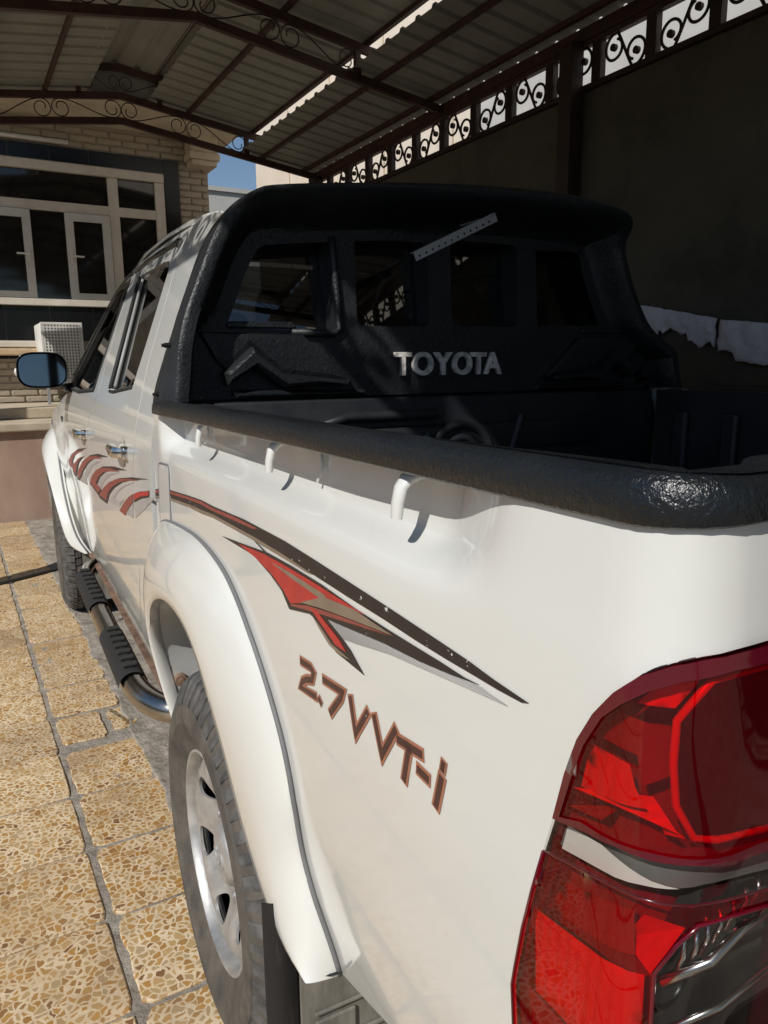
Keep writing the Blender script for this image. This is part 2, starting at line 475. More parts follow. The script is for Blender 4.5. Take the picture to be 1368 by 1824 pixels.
def resample(poly, res, closed=True):
    out = []
    n = len(poly)
    for i in range(n if closed else n - 1):
        a = poly[i]; b = poly[(i + 1) % n]
        d = math.hypot(b[0] - a[0], b[1] - a[1]); k = max(1, int(math.ceil(d / res)))
        for j in range(k): out.append((a[0] + (b[0] - a[0]) * j / k, a[1] + (b[1] - a[1]) * j / k))
    if not closed: out.append(poly[-1])
    return out
def chaikin(poly, it=2, closed=True):
    for _ in range(it):
        o = []
        n = len(poly)
        if not closed: o.append(poly[0])
        for i in range(n if closed else n - 1):
            a = poly[i]; b = poly[(i + 1) % n]
            o.append(tuple(.75 * x + .25 * y for x, y in zip(a, b))); o.append(tuple(.25 * x + .75 * y for x, y in zip(a, b)))
        if not closed: o.append(poly[-1])
        poly = o
    return poly
def inside(p, poly):
    x, y = p; c = False; j = len(poly) - 1
    for i in range(len(poly)):
        xi, yi = poly[i]; xj, yj = poly[j]
        if (yi > y) != (yj > y) and x < (xj - xi) * (y - yi) / (yj - yi) + xi: c = not c
        j = i
    return c
def bdist(p, poly):
    return min(math.hypot(p[0] - a[0], p[1] - a[1]) for a in poly)
def sheet2d(outer, holes=(), res=.03, extra=(), ygrid=None):
    """triangulated flat region: (points, triangles)"""
    loops = [resample(outer, res)] + [resample(h, res) for h in holes]
    pts = []; edges = []
    for L in loops:
        o = len(pts); pts += L; edges += [(o + i, o + (i + 1) % len(L)) for i in range(len(L))]
    allb = list(pts)
    xs = [p[0] for p in loops[0]]; ys = [p[1] for p in loops[0]]
    cand = list(extra)
    x = min(xs) + res * .5; row = 0
    yl = ygrid
    if yl is None:
        yl = []; y = min(ys) + res * .5
        while y < max(ys): yl.append(y); y += res
    while x < max(xs):
        for y in yl: cand.append((x, y + 1e-5 * (row % 3)))
        x += res; row += 1
    cell = {}
    for b in allb: cell.setdefault((int(b[0] // res), int(b[1] // res)), []).append(b)
    for p in cand:
        ci, cj = int(p[0] // res), int(p[1] // res)
        near = False
        for di in (-1, 0, 1):
            for dj in (-1, 0, 1):
                for b in cell.get((ci + di, cj + dj), ()):
                    if abs(b[0] - p[0]) < .45 * res and abs(b[1] - p[1]) < .30 * res: near = True
        if near or not inside(p, loops[0]) or any(inside(p, h) for h in loops[1:]): continue
        pts.append(p)
    r = delaunay_2d_cdt([Vector(p) for p in pts], edges, [], 0, 1e-7)
    V = [(v.x, v.y) for v in r[0]]; T = []
    for f in r[2]:
        cx = sum(V[i][0] for i in f) / len(f); cy = sum(V[i][1] for i in f) / len(f)
        if inside((cx, cy), loops[0]) and not any(inside((cx, cy), h) for h in loops[1:]): T.append(tuple(f))
    return V, T
def sheet(mb, outer, f, holes=(), res=.03, thick=0.0, off=0.0, extra=(), ygrid=None):
    """map a flat region through f(a, b, off) -> point, with a solid edge when thick > 0"""
    V, T = sheet2d(outer, holes, res, extra, ygrid)
    n = len(V)
    vs = [f(a, b, off) for a, b in V]; fs = list(T)
    if thick:
        vs += [f(a, b, off - thick) for a, b in V]
        fs += [tuple(i + n for i in reversed(t)) for t in T]
        cnt = {}
        for t in T:
            for i in range(len(t)):
                a, b = t[i], t[(i + 1) % len(t)]
                cnt[(a, b)] = cnt.get((a, b), 0) + 1
        for (a, b) in list(cnt):
            if (b, a) not in cnt: fs.append((a, n + a, n + b, b))
    mb.add(vs, fs)
    return mb
def rrect(x0, y0, x1, y1, r, n=5):
    o = []
    for cx, cy, a0 in ((x1 - r, y1 - r, 0), (x0 + r, y1 - r, PI / 2), (x0 + r, y0 + r, PI), (x1 - r, y0 + r, 1.5 * PI)):
        for k in range(n + 1): o.append((cx + r * math.cos(a0 + PI / 2 * k / n), cy + r * math.sin(a0 + PI / 2 * k / n)))
    return o
def stroke(path, w):
    """thick outline of an open polyline, square ends"""
    L = []; R_ = []
    n = len(path)
    for i, p in enumerate(path):
        d0 = Vector(path[i]) - Vector(path[i - 1]) if i > 0 else None
        d1 = Vector(path[i + 1]) - Vector(path[i]) if i < n - 1 else None
        if d0 is None: d0 = d1
        if d1 is None: d1 = d0
        d0 = d0.normalized(); d1 = d1.normalized()
        n0 = Vector((-d0.y, d0.x)); n1 = Vector((-d1.y, d1.x))
        b = (n0 + n1)
        b = b.normalized() if b.length > 1e-4 else n0
        k = min(2.0, 1 / max(.35, b.dot(n0)))
        ext = Vector((0, 0))
        if i == 0: ext = -d1 * w * .35
        if i == n - 1: ext = d0 * w * .35
        L.append(tuple(Vector(p) + ext + b * (w / 2 * k))); R_.append(tuple(Vector(p) + ext - b * (w / 2 * k)))
    return L + R_[::-1]

# ---- body surfaces
def _sm(s,K,V,d=.007):
    t=0
    for k in (-2,-1,0,1,2):
        x=s+k*d/2
        if x<=K[0]: v=V[0]
        elif x>=K[-1]: v=V[-1]
        else:
            i=0
            while x>K[i+1]: i+=1
            v=V[i]+(V[i+1]-V[i])*(x-K[i])/(K[i+1]-K[i])
        t+=v
    return t/5
def sstep(a,b,x):
    t=max(0,min(1,(x-a)/(b-a)));return t*t*(3-2*t)
X0=-.872;RC=.055
NK=(.40,.60,.75,.95,1.10,1.17,1.22,1.29);NI=(.07,.026,.008,0,.003,.005,.007,.009);NZ=(.40,.60,.75,.95,1.10,1.165,1.205,1.265)
RK=(.40,.60,.75,.95,1.10,1.135,1.160,1.172,1.218,1.232,1.29);RI=(.07,.026,.008,0,.003,.005,.008,.015,.043,.0475,.050);RZ=(.40,.60,.75,.95,1.10,1.135,1.158,1.166,1.186,1.197,1.262)
def bed(q,s,off=0.0):
    w=sstep(.16,.33,q-.25*(1.2-s))*(1-sstep(1.37,1.43,q))
    i=(1-w)*_sm(s,NK,NI)+w*_sm(s,RK,RI);z=(1-w)*_sm(s,NK,NZ)+w*_sm(s,RK,RZ)
    if q>=RC: px,py,nx,ny=X0,q,-1.,0.
    elif q>=RC-RC*math.pi/2:
        f=(RC-q)/RC;nx,ny=-math.cos(f),-math.sin(f);px,py=X0+RC+RC*nx,RC+RC*ny
    else: px,py,nx,ny=X0+RC+(RC-RC*math.pi/2-q),0.,0.,-1.
    return (px-nx*(i-off),py-ny*(i-off),z)
CK=(.42,.55,.7,.9,1.05,1.16,1.22,1.30,1.70,1.80);CI=(.06,.022,.006,0,0,.006,.020,.052,.235,.30)
def cab(y,z,off=0.0):
    return (-.878+_sm(z,CK,CI,.03)-off,y,z)
# ------------------------------------------------------------------ the pickup truck
truck = tag(empty('pickup_truck'), 'white double-cab pickup truck with black cab guard and faded red side stripes', 'pickup truck')
def pbed(q, s, off=0.0): return bed(q, s, off)
PERP = PI / 2 * RC
ZL = [.40, .44, .48] + [.50 + .035 * i for i in range(17)] + [1.09, 1.11, 1.125, 1.14, 1.15, 1.16, 1.168, 1.176, 1.184, 1.192, 1.20, 1.21, 1.22, 1.226, 1.232, 1.238, 1.244, 1.255, 1.27]

LIGHT = [(0.137, 0.83), (0.1384, 0.8701), (0.1346, 0.8891), (0.125, 0.9314), (0.115, 0.9713), (0.1068, 1.0077), (0.0968, 1.042), (0.0876, 1.0774), (0.0779, 1.1071), (0.0656, 1.1319), (0.0501, 1.1537), (0.0337, 1.171), (0.0161, 1.1827), (-0.0018, 1.1892), (-0.0246, 1.1927), (-0.054, 1.1932), (-0.125, 1.186), (-0.135, 1.17), (-0.138, 0.84), (-0.12, 0.79), (0.10, 0.782), (0.126, 0.798)]
# arch opening of the rear fender: (y, z, x)
OPEN = [(1.47, .49, -.872), (1.475, .55, -.885), (1.472, .66, -.908), (1.45, .745, -.922), (1.39, .82, -.930), (1.30, .872, -.934), (1.20, .902, -.934), (1.08, .912, -.930), (.99, .885, -.925), (.92, .83, -.921), (.87, .765, -.915), (.83, .69, -.908), (.795, .61, -.90), (.73, .535, -.89), (.66, .495, -.884), (.60, .487, -.874)]
GAP = [(1.495, .50), (1.497, .62), (1.497, .75), (1.493, .88), (1.478, .96), (1.447, .998), (1.3951, 1.0157), (1.2133, 1.031), (1.0774, 1.0356), (0.9296, 1.0175), (0.8522, 0.9871), (0.7842, 0.9464), (0.7299, 0.8985), (0.6815, 0.8439), (0.6565, 0.7989), (0.6400, 0.7441), (0.6430, 0.68), (0.6362, 0.6417), (0.6189, 0.6052), (0.6066, 0.5695), (0.5942, 0.5275), (0.5915, 0.4816)]
def poly_at(poly, t):
    L = [0]
    for a, b in zip(poly, poly[1:]): L.append(L[-1] + math.hypot(b[0] - a[0], b[1] - a[1]))
    d = t * L[-1]
    for i in range(len(poly) - 1):
        if d <= L[i + 1] + 1e-9:
            k = (d - L[i]) / max(1e-9, L[i + 1] - L[i])
            return tuple(x + (y - x) * k for x, y in zip(poly[i], poly[i + 1]))
    return poly[-1]
OPEN_S = chaikin(OPEN, 2, False); GAP_S = chaikin(GAP, 2, False)

# bed side panel with the lamp opening; the wheel opening is left free behind the flare
mid = [tuple((poly_at(OPEN_S, i / 40)[k] * .35 + poly_at(GAP_S, i / 40)[k] * .65) for k in (0, 1)) for i in range(41)]
outline = [(1.505, .50), (1.505, 1.20), (1.505, 1.285), (-.20, 1.285), (-.20, .74), (-.06, .74), (.02, .72), (.25, .66), (.42, .5635), (.50, .525), (.5915, .4816)] + mid[::-1][1:-1]
bs = MB(); sheet(bs, outline, pbed, [LIGHT], .022, 0, ygrid=ZL)
bside = bs.build('bed_side', 'paint', truck, True)
bm_r = bside.copy(); COL.objects.link(bm_r); bm_r.parent = truck; bm_r.scale.x = -1        # far side, same pressing
fl = MB(); rings = []
NF = 72
for i in range(NF + 1):
    t = i / NF
    g = poly_at(GAP_S, t); o = poly_at(OPEN_S, t)
    G0 = Vector(bed(g[0], g[1], -.004)); G = Vector(bed(g[0], g[1], .007)); O3 = Vector((o[2], o[0], o[1]))
    hub = Vector((G.x, 1.08, .42)); rad = (G - O3); rad.x = 0; w = rad.length; rad = rad.normalized()
    P1 = G + Vector((-.018 - .25 * max(0, (G.x - O3.x)), 0, 0)) - rad * w * .16
    P2 = O3 + rad * w * .38 + Vector((-.008, 0, 0))
    ring = [G0]
    for k in range(11):
        u = k / 10
        ring.append(G * (1 - u) ** 3 + P1 * 3 * u * (1 - u) ** 2 + P2 * 3 * u * u * (1 - u) + O3 * u ** 3)
    # rolled lip
    ring.append(O3 + Vector((.006, 0, 0)) - rad * .006)
    ring.append(O3 + Vector((.022, 0, 0)) - rad * .004)
    ring.append(O3 + Vector((.03, 0, 0)) + rad * .004)
    rings.append(ring)
fl.loft(rings, False, False)
flare = fl.build('fender_flare', 'paint', truck, 50)
sg = MB(); sg.tube([Vector(bed(*poly_at(GAP_S, i / 90), .0035)) for i in range(16, 91)], .0038, 6)
sg.build('sealing_strip', 'gap', flare, True)
# arch liner: painted front face, black rest
for nm, a, b, mt in (('arch_panel', 0, 30, 'paint_dusty'), ('arch_liner', 29.9, 72, 'black')):
    lm = MB(); rr = []
    for i in range(17):
        t = (a + (b - a) * i / 16) / NF
        o = poly_at(OPEN_S, t)
        ctr = Vector((0, 1.08, .42)); p = Vector((0, o[0], o[1])); rd = (p - ctr).normalized()
        rr.append([Vector((o[2] + .025, o[0], o[1])) + rd * .004, Vector((-.84, o[0], o[1])) + rd * .012, Vector((-.76 if nm == 'arch_panel' else -.70, o[0], o[1])) + rd * .02, Vector((-.60, o[0], o[1])) + rd * (.02 if nm != 'arch_panel' else .03)])
    lm.loft(rr, False, False)
    lin = lm.build(nm, mt, truck, True)
    if nm == 'arch_panel':
        for (yy, zz, xx) in ((1.482, .775, -.862), (1.478, .60, -.848)):
            wm = MB(); wm.tube([(xx, yy - .012, zz), (xx, yy + .004, zz)], .015, 14); wm.tube([(xx, yy - .018, zz), (xx, yy - .012, zz)], .007, 8)
            wm.build('bolt', 'rust', lin)
wl = MB(); wl.box((-.62, .55, .45), (-.60, 1.56, 1.0)); wl.box((-.79, 1.492, .40), (-.60, 1.50, .80)); wl.build('inner_wheel_housing', 'void', truck)
sp = MB(); sp.loft([[(-.905 + .055 * j / 5, .694 - .016 * math.sin(PI * j / 5), z) for j in range(6)] for z in (.12, .30, .45, .56)], False, False)
sp.build('splash_guard', 'splash', truck, True)
mf = MB(); mf.box((-.851, .682, .10), (-.58, .690, .66)); mf.box((-.83, .676, .270), (-.62, .6815, .278), .002); mf.box((-.83, .676, .335), (-.62, .6815, .341), .002); mf.box((-.83, .6755, .287), (-.76, .6818, .325), .003)
mf.build('mud_flap', 'flap', truck)

# rail caps
def cap_ring(base, nrm, z0=0.0):
    pr_ = [(-.02, 1.246), (.006, 1.2465), (.0087, 1.2490), (.0084, 1.2580), (.0070, 1.2670), (.0040, 1.2730), (-.001, 1.2764), (-.010, 1.2778), (-.034, 1.2730), (-.058, 1.2640), (-.074, 1.252), (-.079, 1.20)]
    return [base + nrm * o + Vector((0, 0, z + z0)) for o, z in pr_]
cr = []
qs = [1.44, 1.43, 1.38] + [1.3 - .06 * i for i in range(18)] + [.22, .18, .14, .10, .08, .066] + [RC - PERP * i / 8 for i in range(9)] + [RC - PERP - .03 * i for i in range(1, 6)]
for q in qs:
    p = Vector(bed(q, .95)); p.z = 0
    a = Vector(bed(q, .95, .01)) - Vector(bed(q, .95)); n = Vector((a.x, a.y, 0)).normalized()
    zz = .010 * (1.44 - q) / 1.5
    fl__ = sstep(.50, .22, q); R_ = [v - n * (.0108 * fl__ if 0 < i < 7 else 0) + Vector((0, 0, -.0035 * fl__ if i in (1, 2) else 0)) for i, v in enumerate(cap_ring(p, n, zz))]
    fz = sstep(.06, -.05, q); R_ = [Vector((v.x, v.y, 1.2720 + (v.z - 1.2720) * (1 - .20 * fz))) if v.z > 1.22 else v for v in R_]
    if q < .35:
        # the cap widens over the corner post
        R_ = [(v if i < 8 else v - n * (.02 * sstep(.35, .05, q) if q > RC else .02)) for i, v in enumerate(R_)]
    if q >= 1.43: R_ = [Vector((v.x + (.004 if q > 1.435 else 0), v.y, v.z - (.004 if q > 1.435 else 0) * (1 if i > 2 else 0))) for i, v in enumerate(R_)]
    cr.append(R_)
cm = MB(); cm.loft(cr, False, False)
cm.add(cr[0], [tuple(range(len(cr[0])))])
cap = cm.build('bed_rail_cap', 'cap', truck, 60)
capr = cap.copy(); COL.objects.link(capr); capr.parent = truck; capr.scale.x = -1
# rope hooks under the cap
for q, s_ in ((1.075, 1.0), (.685, 1.0), (.325, 1.0)):
    hk = MB()
    base = Vector((-.836, q + .005, 1.251))
    path = [base + Vector((.012, 0, -.002)), base + Vector((-.010, 0, -.003)), base + Vector((-.020, .001, -.008)), base + Vector((-.026, .002, -.016)), base + Vector((-.029, .003, -.030)), base + Vector((-.030, .004, -.045))]
    rg = []
    for i, p in enumerate(path):
        w = .0125 - .0011 * i; h = .0072 - .0004 * i
        t = (path[min(i + 1, 5)] - path[max(i - 1, 0)]).normalized(); nn = Vector((-t.z, 0, t.x))
        rg.append([p + Vector((0, math.cos(2 * PI * k / 12) * w, 0)) + nn * math.sin(2 * PI * k / 12) * h for k in range(12)])
    hk.loft(rg); hk.build('rope_hook', 'paint', truck, 60)
for q in (.60, 1.16):
    dp = MB(); dp.tube([(-.8275, q, 1.247), (-.8265, q, 1.222), (-.835, q - .001, 1.202)], .0022, 6); dp.build('weld_seam', 'paint', truck, True)
# fuel flap
FF = rrect(1.347, .985, 1.452, 1.138, .022)
ffm = MB(); sheet(ffm, FF, pbed, [], .02, .004, .0028); ff = ffm.build('fuel_flap', 'paint', truck, 40)
fgm = MB(); fgm.tube([bed(a, b, .0008) for a, b in rrect(1.344, .982, 1.455, 1.141, .024)], .0022, 6, True); fgm.build('flap_gap', 'gap', ff, True)

# bed liner and tailgate
ln = MB()
ln.box((-.79, .06, .78), (-.74, 1.50, 1.262)); ln.box((.74, .06, .78), (.79, 1.50, 1.262))
ln.box((-.74, .10, .76), (.74, 1.50, .80))
for yy in (.30, .52, .74, .96, 1.18, 1.36):
    for sx in (-1, 1): ln.box((sx * .742, yy, .82), (sx * .722, yy + .06, 1.20), .012)
for i in range(11): ln.box((-.68 + .125 * i, .12, .80), (-.62 + .125 * i, 1.44, .812), .006)
for sx in (-1, 1): ln.box((sx * .74, .72, .80), (sx * .52, 1.40, 1.00), .05)
ln.build('bed_liner', 'liner', truck)
fw = MB(); fw.box((-.74, 1.515, .80), (.74, 1.56, 1.262), .006)
fw.box((-.50, 1.50, 1.10), (.50, 1.53, 1.185), .014); fw.box((-.50, 1.49, .84), (.50, 1.53, 1.02), .014)
def ring_tube(cx, cz, r0, r1, a0, a1): return [(cx + (r0) * math.cos(a0 + (a1 - a0) * i / 14), 1.503, cz + r1 * math.sin(a0 + (a1 - a0) * i / 14)) for i in range(15)]
fw.tube(ring_tube(-.02, 1.10, .095, .085, 0, PI), .016, 10); fw.tube(ring_tube(-.02, 1.10, .052, .045, 0, PI), .012, 10)
fw.tube([(-.20, 1.50, .95), (-.165, 1.50, 1.10), (-.13, 1.50, 1.16)], .014, 8); fw.tube([(.12, 1.50, .95), (.155, 1.50, 1.10), (.19, 1.50, 1.2)], .012, 8)
fw.tube([(-.46, 1.50, 1.10), (-.44, 1.50, 1.20), (-.38, 1.50, 1.215), (-.10, 1.50, 1.215)], .014, 8)
fw.build('front_bulkhead', 'liner', truck, 50)
tg = MB(); tg.box((-.675, .004, .76), (.675, .055, 1.245), .008); tg.build('tailgate', 'paint', truck)
tc = MB(); tc.box((-.715, -.008, 1.2535), (.715, .098, 1.2790), .008); tc.box((-.80, .034, 1.235), (.80, .118, 1.2635), .006); tc.build('tailgate_cap', 'cap', truck, 50)
hb = MB(); hb.box((-.10, -.022, 1.10), (.10, .004, 1.16), .006); hb.build('tailgate_handle', 'black', truck)
bp_ = MB(); bp_.box((-.88, -.17, .50), (.88, .0, .66), .02); bp_.build('rear_bumper', 'chrome', truck)
fr_ = MB(); fr_.box((-.60, .0, .50), (.60, 1.5, .72)); fr_.box((-.70, 1.5, .36), (.70, 4.9, .44)); fr_.box((-.55, -.05, .35), (-.45, 4.9, .47)); fr_.box((.45, -.05, .35), (.55, 4.9, .47)); fr_.tube([(-.75, 1.085, .37), (.75, 1.085, .37)], .05, 10)
fr_.build('chassis', 'void', truck)

# tail lamp
def lsheet(name, poly, off, mat, parent, holes=(), thick=0.0, res=.012, sm=True):
    m = MB(); sheet(m, poly, pbed, holes, res, thick, off); return m.build(name, mat, parent, sm)
lampm = MB(); lampm2 = resample(chaikin(LIGHT, 2), .02)
sheet(lampm, chaikin(LIGHT, 2), pbed, [], .015, 0, -.036)
lampm.loft([[bed(a, b, o) for a, b in lampm2] for o in (-.036, .0)], True, False)
lamp = lampm.build('tail_lamp', 'red_deep', truck, 40)
BT = [(0.0966, 1.0392), (0.0879, 1.041), (0.0666, 1.0471), (0.0408, 1.0518), (0.0214, 1.0515), (0.0063, 1.052), (-0.0082, 1.0523), (-0.0303, 1.0514), (-0.0613, 1.0469), (-.133, 1.034)]
BB = [(0.105, 1.0085), (0.0956, 1.0115), (0.0743, 1.017), (0.0463, 1.0231), (0.026, 1.0236), (0.014, 1.0236), (-0.0036, 1.0245), (-0.024, 1.0252), (-0.0644, 1.0185), (-.134, 1.006)]
REV = [(0.0142, 0.9391), (0.0143, 0.9757), (0.0032, 0.9976), (-0.0082, 1.0112), (-0.034, 1.012), (-0.0658, 1.0065), (-.134, .993)]
up = [p for p in LIGHT if p[1] > 1.045 and p != (-0.138, .84)]
upper = [BT[0]] + [(0.0876, 1.0774), (0.0779, 1.1071), (0.0656, 1.1319), (0.0501, 1.1537), (0.0337, 1.171), (0.0161, 1.1827), (-0.0018, 1.1892), (-0.0246, 1.1927), (-0.054, 1.1932), (-0.125, 1.186), (-0.135, 1.17)] + BT[::-1][:-1]
lower_out = [(0.137, 0.83), (0.1384, 0.8701), (0.1346, 0.8891), (0.125, 0.9314), (0.115, 0.9713), (0.105, 1.0085)] + BB[1:]
lower = lower_out + REV[::-1] + [(.014, .90), (.013, .787), (.10, .782), (.126, .798)]
IN = [(0.0901, 1.044), (0.0812, 1.076), (0.0717, 1.1055), (0.0581, 1.1322), (0.0431, 1.1489), (0.0276, 1.1623), (0.0105, 1.172), (-.02, 1.180), (-.12, 1.178), (-.126, 1.165), (-.126, 1.042)]
lsheet('red_lens', upper, .003, 'red_lens', lamp)
lsheet('red_lens', lower, .003, 'red_lens', lamp)
lsheet('clear_band', BT + BB[::-1], .0042, 'clear_lens', lamp)
rvp = REV + [(-.136, .80), (-.12, .79), (.013, .787), (.014, .90)]
lsheet('clear_lens', rvp, .003, 'clear_lens', lamp)
lsheet('lens_rim', upper, .0048, 'lamp_rim', lamp, [IN[:-1] + [(-.126, 1.045), (-.05, 1.0555), (.02, 1.0565), (.07, 1.052)]])
ed = MB(); ed.tube([bed(a, b, .004) for a, b in lower_out[:6]], .0010, 6); ed.tube([bed(a, b, .0035) for a, b in BB], .0010, 6); ed.tube([bed(a, b, .0035) for a, b in BT], .0007, 6)
ed.tube([bed(a, b, .004) for a, b in [(.014, .80)] + REV], .0014, 6)
ed.build('lens_edge', 'lamp_rim', lamp, True)
ws = MB(); ws.tube([bed(a, b, -.0016) for a, b in lampm2], .0014, 6, True); ws.build('lamp_gasket', 'black', lamp, True)
# inside of the lamp
lsheet('band_reflector', BT + BB[::-1], -.012, 'band', lamp)
lsheet('band_plate', [(.0945, 1.031), (.062, 1.036), (.045, 1.034), (.02, 1.029), (.0, 1.0268), (.026, 1.0245), (.06, 1.0185), (.099, 1.0105)], -.008, 'reflector_white', lamp)
bz = MB(); sheet(bz, [(0.006, 1.0861), (0.0092, 1.1137), (0.0088, 1.1405), (-0.0105, 1.1676), (-0.0298, 1.1701), (-.118, 1.165), (-.12, 1.05), (-0.0601, 1.0574), (-0.021, 1.064), (-0.0054, 1.0665)], pbed, [], .012, .02, -.003)
bz.build('stop_lamp_bezel', 'lamp_dark', lamp, 40)
be = MB(); be.tube([bed(a, b, -.003) for a, b in [(-.118, 1.172), (-0.0298, 1.1725), (-0.0105, 1.170), (0.0108, 1.1425), (0.0112, 1.1137), (0.008, 1.0861), (-0.0044, 1.0655), (-.021, 1.0625), (-.12, 1.048)]], .0026, 8); be.build('bezel_edge', 'red_inner', lamp, True)
lsheet('side_reflector', [(0.0763, 1.1112), (0.0602, 1.1314), (0.012, 1.1311), (0.012, 1.098), (0.0335, 1.0872), (0.0409, 1.1064), (0.0755, 1.1051)], -.014, 'red_deep', lamp)
lsheet('side_reflector', [(0.080, 1.10), (0.044, 1.1005), (0.038, 1.087), (0.0276, 1.0752), (0.086, 1.0648)], -.010, 'red_inner', lamp)
pass
lsheet('upper_glint_facet', [(.040, 1.146), (.012, 1.148), (-.008, 1.171), (.0105, 1.171), (.027, 1.1615)], -.008, 'reflector_white', lamp)  # white colour stands in for the specular glint on the top facet
def facet(name, pts, offs, mat):
    m = MB(); m.add([bed(a, b, o) for (a, b), o in zip(pts, offs)], [tuple(range(len(pts)))]); return m.build(name, mat, lamp)
facet('facet', [(0.0879, 1.0648), (0.0276, 1.0752), (0.004, 1.064), (0.0219, 1.058), (0.0599, 1.0655)], (-.004, -.026, -.008, -.028, -.012), 'red_inner')
facet('facet', [(0.0879, 1.0638), (0.0599, 1.0655), (0.0669, 1.0549)], (-.004, -.012, -.03), 'red_inner')
facet('facet', [(0.0219, 1.062), (-.001, 1.0624), (-.0174, 1.056), (-.0014, 1.0541), (.012, 1.055)], (-.028, -.006, -.004, -.018, -.02), 'red_inner')
facet('facet', [(0.093, 1.048), (0.0669, 1.0549), (0.068, 1.049)], (-.006, -.028, -.012), 'red_deep')
lsheet('lower_reflector', [(0.125, .944), (0.0205, 0.9615), (0.0186, 0.80), (.07, .79), (.125, .85)], -.009, 'red_inner', lamp)
lsheet('lower_reflector', [(0.1169, 0.9487), (0.0984, 0.9825), (0.0335, 1.0007), (0.0299, 0.9684), (0.0787, 0.957)], -.014, 'red_deep', lamp)
facet('facet', [(0.0244, 1.0016), (-0.004, 1.0035), (0.004, .990), (0.0166, 0.966), (0.0493, 0.9692)], (-.012, -.004, -.004, -.006, -.022), 'red_inner')
facet('facet', [(0.127, 0.875), (0.0768, 0.878), (0.06, .80), (0.12, 0.80)], (-.004, -.004, -.006, -.006), 'red_deep')
lsheet('reverse_lamp_housing', rvp, -.022, 'lamp_dark', lamp)
rr_ = MB()
for i in range(7):
    a = -.005 - .012 * i
    rr_.tube([bed(a, .962 + .0045 * i, -.016), bed(a - .004, .975 + .0045 * i, -.013), bed(a - .006, .99 + .003 * i, -.016)], .0016, 6)
rr_.tube([bed(.008, .955, -.014), bed(-.03, .972, -.008), bed(-.06, .985, -.008), bed(-.12, .985, -.014)], .0035, 8)
rr_.tube([bed(.010, .915, -.012), bed(-.04, .935, -.006), (bed(-.12, .94, -.012))], .0025, 8)
rr_.build('reverse_reflector', 'reflector', lamp, True)

